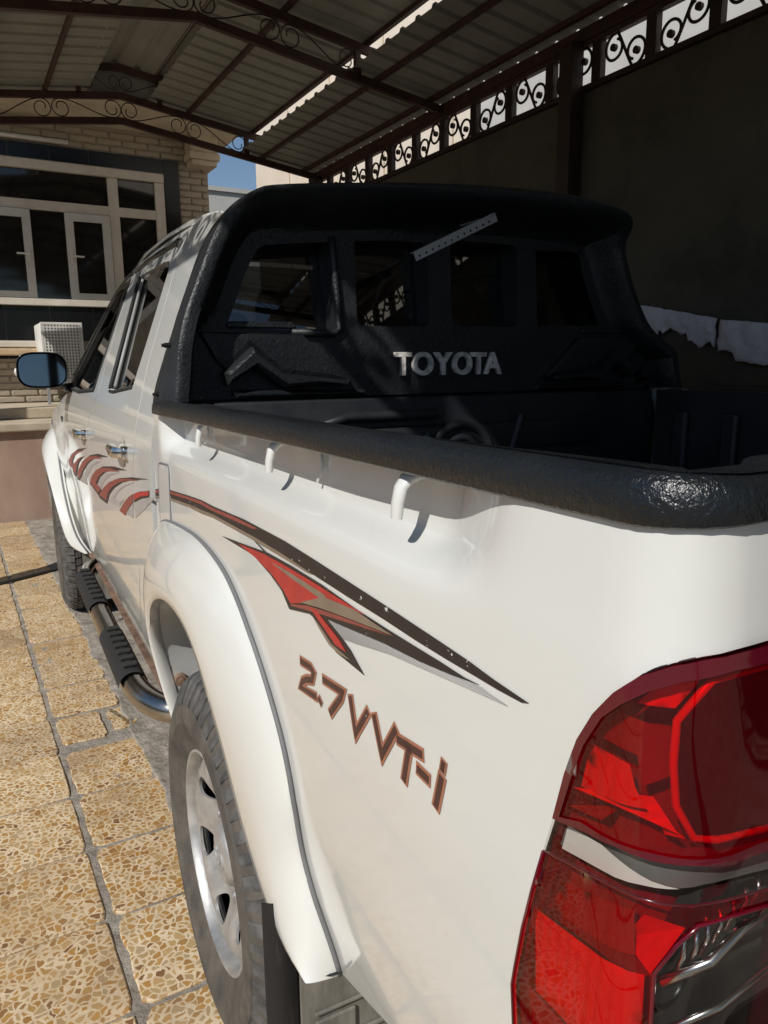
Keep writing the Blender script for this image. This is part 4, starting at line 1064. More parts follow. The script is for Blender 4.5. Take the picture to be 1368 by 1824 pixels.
gm = MB(); gm.loft([[gpt(x, z, d) for x, z in gring(d)] for d in DS], False, False)
RI_ = gring(DS[-1])
sheet(gm, [RI_[i] for i in range(0, len(RI_))][::-1], lambda a, b, o=0.0: (a, gy(a, b) - o, b), [W1, W2, W3, W4], .03)
# return sides running forward to the cab
gm.loft([[gpt(x, z, 0) for x, z in GP], [(x * (1 + .030 * (1 - sstep(1.26, 1.46, z))), gpt(x, z, 0)[1] + .040, z) for x, z in GP], [(x * (.985 + .045 * (1 - sstep(1.26, 1.46, z))), 1.61 + .12 * max(0, z - 1.2), z - .004) for x, z in GP]], False, False)
# reveals round the windows
for W in (W1, W2, W3, W4):
    gm.loft([[(x, gy(x, z), z) for x, z in W + W[:1]], [(x, 1.625 + .12 * max(0, z - 1.2), z) for x, z in W + W[:1]]], False, False)
guard = gm.build('cab_guard', 'guard', truck, 40)
def relief(poly, t, bev=.012):
    m = MB()
    cx = sum(p[0] for p in poly) / len(poly); cz = sum(p[1] for p in poly) / len(poly)
    inn = []
    n_ = len(poly)
    area = sum(poly[i][0] * poly[(i + 1) % n_][1] - poly[(i + 1) % n_][0] * poly[i][1] for i in range(n_))
    sgn = 1 if area > 0 else -1
    for i in range(n_):
        a, b, c = Vector(poly[i - 1]), Vector(poly[i]), Vector(poly[(i + 1) % n_])
        n0 = Vector((-(b - a).y, (b - a).x)).normalized() * sgn; n1 = Vector((-(c - b).y, (c - b).x)).normalized() * sgn
        bb = (n0 + n1).normalized(); k = 1 / max(.4, bb.dot(n0))
        inn.append(tuple(b + bb * min(bev * k, bev * 2)))
    y = lambda p: gy(*p)
    o0 = [(p[0], y(p) + .004, p[1]) for p in poly]; o1 = [(p[0] * .7 + q[0] * .3, y(p) - t * .8, p[1] * .7 + q[1] * .3) for p, q in zip(poly, inn)]; o2 = [(q[0], y(q) - t, q[1]) for q in inn]
    m.loft([o0, o1, o2], True, False)
    V, T = sheet2d(inn if sgn > 0 else inn[::-1], (), .05)
    m.add([(a, gy(a, b) - t, b) for a, b in V], T)
    return m
for sx in (1, -1):
    fx = lambda L: [(a if sx > 0 else -a - .03, b) for a, b in L]
    relief(fx([(-.740, 1.432), (-.47, 1.428), (-.335, 1.306), (-.42, 1.313), (-.539, 1.327), (-.613, 1.389), (-.676, 1.335), (-.70, 1.36)]), .020, .016).build('raised_panel', 'guard', guard, 40)
    relief(fx([(-.690, 1.333), (-.613, 1.397), (-.539, 1.333), (-.421, 1.319), (-.347, 1.311), (-.352, 1.303), (-.535, 1.293), (-.607, 1.343), (-.680, 1.300)]), .052, .012).build('chevron_ridge', 'guard', guard, 40)
    relief(fx([(-.665, 1.292), (-.30, 1.286), (-.30, 1.270), (-.655, 1.270)]), .030, .008).build('lower_bar', 'guard', guard, 40)
    relief(fx([(-.665, 1.440), (-.668, 1.452), (-.655, 1.457), (-.50, 1.458), (-.488, 1.452), (-.488, 1.440)]), .012, .004).build('window_ledge', 'guard', guard, 40)
# bead round the near window
bd = MB(); bd.tube([(x, gy(x, z) - .004, z) for x, z in [(-.50, 1.432), (-.38, 1.430), (-.364, 1.442), (-.366, 1.48), (-.374, 1.62), (-.376, 1.672)]], .010, 8); bd.build('window_bead', 'guard', guard, True)
for (y, z) in ((1.55, 1.398), (1.56, 1.285)):
    b_ = MB(); xb = -.812 if z > 1.35 else -.838; b_.tube([(xb + .01, y, z), (xb - .008, y, z)], .006, 8); b_.tube([(xb - .008, y, z), (xb - .014, y, z)], .004, 8); b_.build('bolt', 'black', guard)
# raised lettering
fc = bpy.data.curves.new('glyph', 'FONT')
def glyph(ch, size, ext, offset, bev):
    c = bpy.data.curves.new('glyph', 'FONT'); c.body = ch; c.size = size; c.extrude = ext; c.offset = offset; c.bevel_depth = bev; c.bevel_resolution = 1; c.align_x = 'CENTER'
    o = bpy.data.objects.new('glyph_tmp', c); COL.objects.link(o)
    dg_ = bpy.context.evaluated_depsgraph_get(); dg_.update()
    m = bpy.data.meshes.new_from_object(o.evaluated_get(dg_))
    bpy.data.objects.remove(o); bpy.data.curves.remove(c)
    return m
bpy.data.curves.remove(fc)
for ch, xc in zip('TOYOTA', (-.181, -.118, -.052, .012, .068, .118)):
    m = glyph(ch, .083, .006, .0014, .0012)
    m.materials.append(M['letter'])
    for v in m.vertices:
        x, y, z = v.co
        v.co = (xc + x, 1.552 - z, 1.322 + y * 1.02)
    link('letter', m, guard)
# loose perforated strip hanging under the guard hood
A0, A1 = Vector((-.247, 1.37, 1.604)), Vector((-.008, 1.37, 1.714))
dv_ = (A1 - A0); n_ = Vector((-dv_.z, 0, dv_.x)).normalized()
strip = MB(); sheet(strip, [(0, -.010), (1, -.010), (1, .010), (.985, .002), (.985, .010), (0, .010)], lambda a, b, o=0.0: tuple(A0 + dv_ * a + n_ * b + Vector((0, -o, 0))), [[((i + .7) / 13 + .012 * math.cos(k * PI / 4), .0035 * math.sin(k * PI / 4) - .002) for k in range(8)] for i in range(12)], .03, .002)
strip.build('perforated_strip', 'galv', guard)
fl_ = MB(); fl_.bar(A0 + n_ * .011 + Vector((0, .008, 0)), A1 + n_ * .011 + Vector((0, .008, 0)), .016, .002); fl_.bar(A1 + n_ * .006 + Vector((-.012, .0, -.004)), A1 + n_ * .006 + Vector((-.012, .14, -.004)), .008, .003); fl_.build('strip_flange', 'galv', guard)

# ------------------------------------------------------------------ wheels
def make_wheel():
    root = tag(empty('wheel'))
    ty = MB(); ty.lathe([(-.096, .208), (-.103, .2165), (-.1055, .226), (-.114, .246), (-.116, .249), (-.1225, .272), (-.1245, .274), (-.1255, .292), (-.1225, .310), (-.118, .3125), (-.1125, .330), (-.104, .344), (-.092, .357), (-.078, .3645), (-.06, .368), (.06, .368), (.078, .3645), (.104, .344), (.1255, .292), (.114, .246), (.103, .2165), (.096, .208)], (0, 0, 0), 72)
    t = ty.build('tyre', 'tyre', root, 40)
    tb = MB(); rnd = random.Random(3)
    NB = 58
    for row, (a0, a1, ph, sk) in enumerate(((-.102, -.060, 0, .3), (-.053, -.028, .5, -.6), (-.021, .005, .2, .6), (.013, .040, .6, -.6), (.048, .100, .1, .3))):
        for k in range(NB):
            if row in (0, 4): continue
            c0 = 2 * PI * (k + ph) / NB; d = 2 * PI / NB * .36
            vs = []
            for (aa, cc, side) in ((a0, -d, 0), (a1, -d, 1), (a1, d, 1), (a0, d, 0)):
                th = c0 + cc + sk * d * (side - .5)
                rb = .3675; rt = .3765
                if (row == 0 and side == 0) or (row == 4 and side == 1): rb, rt = .347, .3545
                for r in (rb - .004, rt): vs.append((aa, r * math.cos(th), r * math.sin(th)))
            tb.add(vs, [(1, 3, 5, 7), (0, 1, 7, 6), (2, 3, 1, 0), (4, 5, 3, 2), (6, 7, 5, 4)])
    for s_ in (-1, 1):
        for k in range(NB):
            c0 = 2 * PI * (k + (.0 if s_ < 0 else .1)) / NB; d = 2 * PI / NB * .36
            vs = []
            for (aa, r0, r1, w_) in ((.1195, .312, .3185, .8 if k % 2 else .5), (.100, .345, .3575, .9), (.082, .360, .3695, 1), (.060, .3655, .3765, 1)):
                for cc in (-d * w_, d * w_):
                    th = c0 + cc + .25 * d
                    for r in (r0, r1): vs.append((s_ * aa, r * math.cos(th), r * math.sin(th)))
            fs = []
            for i in range(3):
                o = i * 4
                fs += [(o + 1, o + 3, o + 7, o + 5), (o, o + 1, o + 5, o + 4), (o + 2, o + 6, o + 7, o + 3)]
            fs += [(0, 2, 3, 1), (12, 13, 15, 14)]
            tb.add(vs, fs)
    trd = tb.build('tread', 'tread', root)
    rm = MB(); rm.lathe([(-.092, .2155), (-.101, .2175), (-.1045, .2155), (-.1045, .211), (-.098, .206), (-.088, .203), (-.080, .202), (-.072, .197), (-.066, .192)], (0, 0, 0), 72)
    def dish(y, z, o=0.0):
        r = math.hypot(y, z); th = math.atan2(z, y)
        sp_ = .5 + .5 * math.cos(6 * th)                 # spoke crowns between the holes
        b = math.exp(-((r - .132) / .030) ** 2)
        a = -.064 - .027 * sstep(.098, .172, r) + .010 * sstep(.178, .196, r) - .010 * b * sp_ - .006 * math.exp(-((r - .074) / .010) ** 2)
        return (a - o, y, z)
    holes = []
    for k in range(6):
        th = math.radians(30 + 60 * k)
        ring = []
        for j in range(20):
            u = 2 * PI * j / 20
            rr = .140 + .026 * math.sin(u); tt = th + (.215 + .05 * math.sin(u)) * math.cos(u)
            ring.append((rr * math.cos(tt), rr * math.sin(tt)))
        holes.append(ring)
    sheet(rm, circ(0, 0, .1955, 0, 2 * PI, 60)[:-1], dish, holes, .010, .006)
    rim = rm.build('rim', 'rim', t.parent, 40)
    hc = MB(); hc.lathe([(-.055, .064), (-.078, .060), (-.086, .051), (-.089, .030), (-.0895, .0001)], (0, 0, 0), 32)
    for (rx, rz, cz) in ((.030, .020, 0), (.009, .019, 0), (.022, .009, .010)):
        hc.tube([(-.0895, rx * math.cos(2 * PI * k / 24), cz + rz * math.sin(2 * PI * k / 24)) for k in range(24)], .0022, 6, True)
    hc.build('centre_cap', 'rim', root, 50)
    for k in range(6):
        th = 2 * PI * (k + .5) / 6 + .3
        nt = MB(); c_ = (math.cos(th) * .079, math.sin(th) * .079); nt.tube([(-.058, *c_), (-.073, *c_)], .0095, 6); nt.tube([(-.073, *c_), (-.076, *c_)], .006, 8)
        nt.build('wheel_nut', 'galv', root)
    vl = MB(); vl.tube([(-.060, .172 * math.cos(2.2), .172 * math.sin(2.2)), (-.100, .168 * math.cos(2.2), .163 * math.sin(2.2))], .004, 6); vl.build('valve', 'black', root)
    dr = MB(); dr.lathe([(.10, .205), (-.035, .200)], (0, 0, 0), 40); dr.lathe([(-.02, .15), (-.028, .14), (-.028, .0001)], (0, 0, 0), 32); dr.build('brake_drum', 'void', root)
    return root
def dup(o, parent):
    c = o.copy(); COL.objects.link(c); c.parent = parent
    for ch in list(o.children): dup(ch, c)
    return c
wheel = make_wheel(); wheel.parent = truck
wheel.location = (-.783, 1.085, .374); wheel.rotation_euler = (.175, 0, 0)
for (x, y, rz, rx) in ((-.822, 4.2, -.02, 1.2), (.783, 1.085, PI, .2), (.822, 4.2, PI, 0)):
    w2 = dup(wheel, truck); w2.location = (x, y, .374); w2.rotation_euler = (rx, 0, rz)
# ------------------------------------------------------------------ the yard (its own axes, turned 2.5 degrees from the truck)
TH = math.radians(2.5)
CT, ST = math.cos(TH), math.sin(TH)
def W3D(a, b, z=0): return Vector((a * CT - b * ST, a * ST + b * CT, z))
def site(name): return empty(name, (0, 0, 0), TH)
def sobj(o): o.rotation_euler = (0, 0, TH); return o

# ground
g = MB(); g.add([(-60, -60, -.016), (60, -60, -.016), (60, 60, -.016), (-60, 60, -.016)], [(0, 1, 2, 3)])
tag(g.build('ground', 'cement'), kind='structure')
gm_ = MB()
NX, NY = 70, 130
vs = []
for j in range(NY + 1):
    for i in range(NX + 1):
        a = -1.9 + 1.4 * i / NX; b = -.2 + 7.3 * j / NY
        vs.append((a, b, -.0048 + .0045 * noise.noise((a * 9, b * 9, 3)) + .0035 * noise.noise((a * 31, b * 31, 1))))
gm_.add(vs, [(j * (NX + 1) + i, j * (NX + 1) + i + 1, (j + 1) * (NX + 1) + i + 1, (j + 1) * (NX + 1) + i) for j in range(NY) for i in range(NX)])
tag(sobj(gm_.build('joint_mortar', 'mortar', None, True)), kind='structure')
pave = tag(site('paving'), kind='structure')
PITCH = .311
def tile_mesh(seed, w, h, wear):
    rnd = random.Random(seed)
    o = []
    for (x0, y0, x1, y1) in ((-w, -h, w, -h), (w, -h, w, h), (w, h, -w, h), (-w, h, -w, -h)):
        for k in range(9):
            t = k / 9
            nx, ny = (0, 1 if y0 < 0 else -1) if y0 == y1 else ((1 if x0 < 0 else -1), 0)
            cr = .35 if k in (0,) else 1
            d = abs(noise.noise((seed * 3.1 + t * 4, x0 * 9 + y0 * 5, 0))) * wear + (.006 * wear / .006 if k == 0 else 0) + rnd.random() * wear * .3
            o.append((x0 + (x1 - x0) * t + nx * d + (.0 if k else (.004 if x0 < 0 else -.004)), y0 + (y1 - y0) * t + ny * d + (.0 if k else (.004 if y0 < 0 else -.004))))
    m = MB()
    inn = [(x * .978, y * .978) for x, y in o]
    m.loft([[(x, y, -.014) for x, y in o], [(x, y, -.0025) for x, y in o], [(x, y, 0) for x, y in inn]], True, False)
    m.add([(x, y, 0) for x, y in inn], [tuple(range(len(inn)))])
    return m.mesh('tile')
tmeshes = []
for i in range(10):
    m = tile_mesh(i, PITCH / 2 - .0034, PITCH / 2 - .0013, .0036); m.materials.append(M['tile']); tmeshes.append(m)
edge_m = []
for i in range(6):
    m = tile_mesh(40 + i, .128, PITCH / 2 - .0030, .010); m.materials.append(M['tile']); edge_m.append(m)
half_a = tile_mesh(61, .085, .120, .016); half_a.materials.append(M['tile'])
half_b = tile_mesh(62, .050, .100, .018); half_b.materials.append(M['tile'])
rnd = random.Random(11)
def put_tile(m, a, b, rz=0.0, dz=0.0):
    o = link('tile', m, pave, (a, b, dz)); o.rotation_euler = (rnd.uniform(-.004, .004), rnd.uniform(-.004, .004), rz + rnd.uniform(-.006, .006))
for j in range(25):
    b = -.325 + PITCH * (j + .5)
    if b > 7.15: break
    for i in range(9):
        a = -.99 - PITCH * (i + .5)
        put_tile(tmeshes[rnd.randrange(10)], a, b + (.006 if i % 2 else 0), rnd.choice((0, PI)) if i else 0, rnd.uniform(-.0015, .0015))
    a = -.99 + .135
    if j == 9: put_tile(half_a, -.895, b + .02); put_tile(half_b, -.745, b + .03)
    else: put_tile(edge_m[rnd.randrange(6)], a + .004, b + rnd.uniform(-.004, .004), 0, rnd.uniform(-.002, .001))
# broken cement bed along the truck
cp = MB(); vs = []; NX, NY = 64, 170
for j in range(NY + 1):
    for i in range(NX + 1):
        t = i / NX; b = .3 + 6.6 * j / NY
        e = -.735 + .022 * noise.noise((b * 2.2, 4, 1)) + .024 * noise.noise((b * 9, 7, 2)) + .012 * noise.noise((b * 30, 2, 2))
        a = e + (.40 - e) * t ** 1.6
        z = .0045 + .010 * noise.noise((a * 8, b * 8, 5)) + .007 * noise.noise((a * 24, b * 24, 5))
        if i == 0: z = -.012
        elif i == 1: z = -.002
        vs.append((a, b, max(-.012, z)))
cp.add(vs, [(j * (NX + 1) + i, j * (NX + 1) + i + 1, (j + 1) * (NX + 1) + i + 1, (j + 1) * (NX + 1) + i) for j in range(NY) for i in range(NX)])
cpo = sobj(cp.build('broken_cement', 'mortar', None, True)); tag(cpo, kind='structure')
# hose
hz = MB(); hz.tube(chaikin([W3D(-3.0, 4.35, .012), W3D(-1.9, 4.62, .012), W3D(-1.25, 4.86, .012), W3D(-.92, 5.0, .012), W3D(-.6, 5.18, .012), W3D(.2, 5.3, .012), W3D(.9, 5.2, .012)], 3, False), .011, 8)
tag(hz.build('garden_hose', 'hose', None, True), 'thin black hose lying across the tiled yard beside the front wheel', 'hose')

# terrace and house
ter = tag(site('terrace'), kind='structure')
t_ = MB(); t_.box((-6, 7.22, -.02), (2.30, 9.6, .80)); t_.build('terrace_wall', 'brown_render', ter)
t_ = MB(); t_.box((-6, 7.17, .802), (2.30, 9.0, .878), .012); t_.build('terrace_slab', 'beige_slab', ter)
t_ = MB(); t_.box((-6, 7.75, .881), (2.30, 9.0, .985), .012); t_.build('terrace_step', 'beige_slab', ter)
house = tag(site('house'), 'beige stone-clad house with wide white-framed window above a terrace', 'house')
HB = 9.0
h = MB(); h.box((-7, HB + .035, .9), (1.75, HB + 7, 4.9)); hw = h.build('wall', 'stone', house)
h = MB(); h.box((-7, 7.9, 3.985), (2.02, HB + 7.2, 4.25)); h.box((-7, 7.85, 4.25), (2.07, HB + 7.2, 4.37)); h.build('roof_slab', 'plaster', house)
h = MB()
for z0, z1, gx in ((3.66, 3.72, .02), (3.72, 3.80, .05), (3.80, 4.015, .03)): h.box((1.52 - gx, HB - .18 - gx, z0), (1.78 + gx, HB + .30, z1), .012)
h.build('corbel', 'plaster', house)
rb_ = random.Random(5)
bms = []
for i in range(6):
    m = MB(); w = .27; hh = .066
    pts = []
    for yy, ins in ((.03, 0), (.008, .002), (0, .010)):
        pts.append([(x0 + (ins if x0 < w / 2 else -ins) + (0 if yy > .01 else rb_.uniform(-.004, .004)), yy + (0 if yy > .01 else rb_.uniform(-.004, .004)), z0 + (ins if z0 < hh / 2 else -ins)) for x0, z0 in ((0, 0), (w / 3, 0), (2 * w / 3, 0), (w, 0), (w, hh), (2 * w / 3, hh), (w / 3, hh), (0, hh))])
    m.loft(pts, True, False); m.add(pts[-1], [tuple(range(8))]); q = m.mesh('brick', True); q.materials.append(M['stone']); bms.append(q)
def bricks(a0, a1, z0, z1):
    z = z0; k = 0
    while z < z1 - .03:
        a = a0 - (.14 if k % 2 else 0)
        while a < a1 - .02:
            s = max(a, a0); e = min(a + .275, a1)
            if e - s > .04:
                o = link('brick', bms[rb_.randrange(6)], hw, (s, HB + .017, z)); o.scale = ((e - s) / .278, 1, 1)
            a += .279
        z += .0745; k += 1
bricks(-.75, 1.745, 3.725, 3.95); bricks(1.395, 1.745, 1.55, 3.72)
bricks(-1.3, 1.745, .99, 1.46)
def bt(a0, z0, a1, z1, n, vert):
    for i in range(n):
        if vert: p, q = (a0, HB - .006, z0 + (z1 - z0) * i / n + .002), (a1, HB + .03, z0 + (z1 - z0) * (i + 1) / n - .002)
        else: p, q = (a0 + (a1 - a0) * i / n + .002, HB - .006, z0), (a0 + (a1 - a0) * (i + 1) / n - .002, HB + .03, z1)
        m = MB(); m.box(p, q, .002); m.build('black_tile', 'black_tile', house)
bt(-2.43, 3.562, 1.21, 3.715, 9, False); bt(1.213, 1.55, 1.39, 3.715, 4, True); bt(-2.4, 1.665, 1.21, 2.035, 8, False)
bt(-2.4, 1.465, 1.21, 1.575, 8, False)
gl_ = MB(); gl_.box((-2.43, HB + .001, 3.55), (1.39, HB + .034, 3.72)); gl_.box((1.21, HB + .001, 1.55), (1.392, HB + .034, 3.72)); gl_.box((-2.4, HB + .001, 1.46), (1.21, HB + .034, 2.04)); gl_.build('tile_grout', 'grout_line', house)
win = MB()
F0, F1 = HB - .012, HB + .06
win.box((-2.43, F0 - .02, 3.455), (1.206, F1, 3.55), .008); win.box((1.10, F0, 2.04), (1.206, F1, 3.4545), .006)
win.box((-2.43, F0 - .03, 2.04), (1.0995, F1, 2.113), .006)
win.box((-2.43, F0 + .004, 3.045), (1.0995, F1, 3.145), .004); win.box((.577, F0 + .002, 2.1135), (.687, F1 - .003, 3.4545), .004)
wf = win.build('window', 'pvc', house)
for (a0, z0, a1, z1) in ((-2.42, 3.14, .58, 3.46), (.68, 3.14, 1.105, 3.46), (.68, 2.11, 1.105, 3.05), (-.25, 2.11, .10, 3.05)):
    m = MB(); m.box((a0, HB + .022, z0), (a1, HB + .030, z1)); m.build('pane', 'dark_pane', wf)
for (a0, a1, hx) in ((.098, .572, .14), (-.80, -.25, -.30)):
    z0, z1 = 2.118, 3.04; f_ = .085
    m = MB()
    m.box((a0, HB - .028, z0), (a0 + f_, HB + .02, z1), .005); m.box((a1 - f_, HB - .028, z0), (a1, HB + .02, z1), .005)
    m.box((a0 + f_ - .002, HB - .026, z0), (a1 - f_ + .002, HB + .02, z0 + f_ * .8), .004); m.box((a0 + f_ - .002, HB - .026, z1 - f_), (a1 - f_ + .002, HB + .02, z1), .004)
    m.build('casement', 'pvc_door', wf)
    m = MB(); m.box((a0 + f_ - .01, HB - .002, z0 + .05), (a1 - f_ + .01, HB + .006, z1 - .05)); m.build('pane', 'dark_pane', wf)
    m = MB(); m.box((hx - .015, HB - .04, 2.50), (hx + .015, HB - .027, 2.63), .004); m.tube([(hx, HB - .03, 2.575), (hx, HB - .075, 2.575), (hx + (.12 if hx > 0 else -.12), HB - .08, 2.573)], .010, 8); m.build('handle', 'white_metal', wf)
m = MB(); m.box((-2.4, HB - .14, 1.585), (-.30, HB + .03, 1.655), .01); m.build('ledge', 'pvc', house)
m = MB(); m.box((-2.4, HB - .20, 1.50), (-.27, HB - .02, 1.574), .012); m.build('ledge', 'wood', house)
tl = site('tube_light'); tag(tl, 'long white tube light fixed to the house wall above the black tile band', 'tube light')
m = MB(); m.box((-1.1, HB - .06, 3.735), (.195, HB - .008, 3.775), .008); m.build('housing', 'tube', tl)
m = MB(); m.tube([(-1.08, HB - .075, 3.745), (.16, HB - .075, 3.745)], .013, 10); m.build('lamp_tube', 'white_metal', tl, True)
# evaporative cooler on its stand
ac = site('air_cooler'); tag(ac, 'white boxy air cooler with a mesh side on a thin metal stand', 'air cooler')
AB = 8.3
m = MB(); m.box((-.325, AB + .012, 1.20), (.08, AB + .62, 1.825), .02); m.build('casing', 'white_metal', ac, 40)
m = MB(); m.box((-.300, AB + .0085, 1.24), (.056, AB + .0118, 1.80)); m.build('filter_pad', 'gap', ac)
m = MB()
for i in range(12): m.box((-.300 + .0306 * i, AB - .006, 1.24), (-.286 + .0306 * i, AB + .008, 1.80))
for i in range(18): m.box((-.302, AB - .004, 1.24 + .0312 * i), (.058, AB + .007, 1.253 + .0312 * i))
tag(m.build('mesh_grille', 'white_metal', ac), kind='stuff')
m = MB(); m.box((-.325, AB - .006, 1.80), (.08, AB + .0115, 1.825), .004); m.box((-.325, AB - .006, 1.20), (.08, AB + .0115, 1.238), .004); m.box((-.325, AB - .006, 1.2385), (-.302, AB + .0115, 1.7995), .003); m.box((.058, AB - .006, 1.2385), (.08, AB + .0115, 1.7995), .003); m.build('grille_frame', 'white_metal', ac)
for (a, b) in ((-.30, AB + .03), (.05, AB + .03), (-.245, AB + .58), (.05, AB + .58)):
    m = MB(); m.box((a - .014, b - .014, .986), (a + .014, b + .014, 1.20)); m.build('leg', 'galv', ac)

# boundary walls
WA = 2.326
bw = tag(site('boundary_wall'), 'tall dirty cement yard wall on the shaded far side of the truck', 'wall')
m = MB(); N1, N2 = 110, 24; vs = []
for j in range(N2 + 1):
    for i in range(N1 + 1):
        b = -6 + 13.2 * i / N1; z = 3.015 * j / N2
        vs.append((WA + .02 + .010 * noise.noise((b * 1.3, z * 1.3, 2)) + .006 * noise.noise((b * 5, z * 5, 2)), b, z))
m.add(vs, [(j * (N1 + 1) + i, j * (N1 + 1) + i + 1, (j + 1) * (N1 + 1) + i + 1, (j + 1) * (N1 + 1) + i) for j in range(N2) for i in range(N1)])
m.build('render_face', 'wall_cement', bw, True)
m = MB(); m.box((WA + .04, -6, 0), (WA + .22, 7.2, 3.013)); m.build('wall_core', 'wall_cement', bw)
bw2 = tag(site('boundary_wall'), 'plain low cement yard wall behind the truck', 'wall')
m = MB(); m.box((-9, -8.2, 0), (WA + .2, -8.0, 2.3)); m.build('wall_body', 'cream', bw2)
bw3 = tag(site('boundary_wall'), 'plain cement yard wall on the open sunny side', 'wall')
m = MB(); m.box((-9.2, -8, 0), (-9.0, 9, 2.2)); m.build('wall_body', 'cream', bw3)
# torn paper on the wall
def torn(name, b0, zt0, b1, zt1, depth, sd, label):
    m = MB(); n = 40; rows = 8; vs = []
    for i in range(n + 1):
        t = i / n; b = b0 + (b1 - b0) * t
        top = zt0 + (zt1 - zt0) * t + .006 * noise.noise((t * 14, sd, 0))
        dp = depth(t) + .030 * noise.noise((t * 9, sd, 2)) + .016 * noise.noise((t * 26, sd, 5))
        for j in range(rows + 1):
            s = j / rows
            vs.append((WA - .012 - .035 * abs(noise.noise((t * 7, s * 2.2, sd))) - .012 * abs(noise.noise((t * 19, s * 6, sd))), b, top - dp * s))
    m.add(vs, [(i * (rows + 1) + j, (i + 1) * (rows + 1) + j, (i + 1) * (rows + 1) + j + 1, i * (rows + 1) + j + 1) for i in range(n) for j in range(rows)])
    o = sobj(m.build('torn_paper', 'paper', None, True))
    so_ = o.modifiers.new('thickness', 'SOLIDIFY'); so_.thickness = .003
    return tag(o, label, 'torn paper', 'torn paper strips on the wall')
torn('torn_paper', 2.92, 1.69, 2.365, 1.575, lambda t: .085 if t < .10 else (.19 if t < .33 else (.11 if t < .68 else .15)), 3, 'torn crumpled pale paper strip on the dark wall, next to the cab guard')
torn('torn_paper', 2.345, 1.568, 1.45, 1.46, lambda t: .165 if t < .12 else .20, 9, 'torn crumpled pale paper strip on the dark wall, farther from the cab guard')
# neighbours
nb = tag(site('neighbour_building'), 'tall sunlit cream building rising behind the dark yard wall', 'building')
m = MB(); m.box((3.2, -8, 0), (8, 11.2, 6.6)); m.build('wall', 'cream', nb)
m = MB()
for i in range(14):
    m.box((3.185, -7 + 1.3 * i, 2.2), (3.2, -6.985 + 1.3 * i, 6.55))
m.build('render_joint', 'plaster', nb)
m = MB(); rr3 = random.Random(9)
vs = []; n1, n2 = 60, 8
for i in range(n1 + 1):
    for j in range(n2 + 1):
        b = -1 + 6.6 * i / n1; top = 4.05 + .12 * noise.noise((b * 2, 1, 1)) + .06 * noise.noise((b * 9, 1, 1)); z = 2.4 + (top - 2.4) * j / n2
        vs.append((3.17 - .03 * abs(noise.noise((b * 6, z * 6, 1))) - .02 * noise.noise((b * 15, z * 15, 1)), b, z))
m.add(vs, [(i * (n2 + 1) + j, (i + 1) * (n2 + 1) + j, (i + 1) * (n2 + 1) + j + 1, i * (n2 + 1) + j + 1) for i in range(n1) for j in range(n2)])
m.build('rough_patch', 'grey_wall', nb, True)
fw_ = tag(site('far_building'), 'low pale grey building beyond the house corner', 'building')
m = MB(); m.box((2.6, 16, 0), (9, 20, 5.03)); m.box((2.55, 15.95, 5.03), (9.05, 20, 5.12)); m.build('wall', 'grey_wall', fw_)

# ------------------------------------------------------------------ steel carport
RA = .40                                     # ridge line
cpt = tag(site('carport'), 'brown steel carport with scrollwork trusses and corrugated roof sheets', 'carport')
EW = 1.926
EL = 2.25
def zl(d): return 3.535 - .139 * abs(d)
def zu(d): return 3.742 - .139 * abs(d)
def zr(d): return 3.975 - .139 * abs(d)
TB = [7.2, 4.90, 2.60, .30, -2.0, -4.3]
def ess(L, H, r, flip, plane, curl=.5):
    """flowing double C-scroll: long wave from corner to corner ending in spirals"""
    m = MB(); P = []
    R_ = H * .47
    for i in range(22):
        a = -PI * .5 - 2 * PI * 1.30 * (1 - i / 21); k = .34 + .66 * min(1, i / 21 / .55) ** .8
        P.append((-L * .5 + R_ + R_ * k * math.cos(a), -H * .5 + R_ + R_ * k * math.sin(a) * 1.0 + .0))
    Q = [(-x, -y) for x, y in P[::-1]]
    n = 8
    p0, p1 = P[-1], Q[0]
    mid_ = [(p0[0] + (p1[0] - p0[0]) * t, p0[1] + (p1[1] - p0[1]) * (t * t * (3 - 2 * t))) for t in [(k + 1) / (n + 1) for k in range(n)]]
    pts = [(x, y * flip) for x, y in P + mid_ + Q]
    m.tube([(x, 0, y) if plane == 'a' else (0, x, y) for x, y in pts], r, 5)
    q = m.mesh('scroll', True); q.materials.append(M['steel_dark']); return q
sc_pos = ess(.58, .150, .0048, 1, 'a'); sc_neg = ess(.58, .150, .0048, -1, 'a'); sc_small = ess(.40, .12, .0042, 1, 'a'); sc_small2 = ess(.40, .12, .0042, -1, 'a')
SLOPE = math.atan(.139)
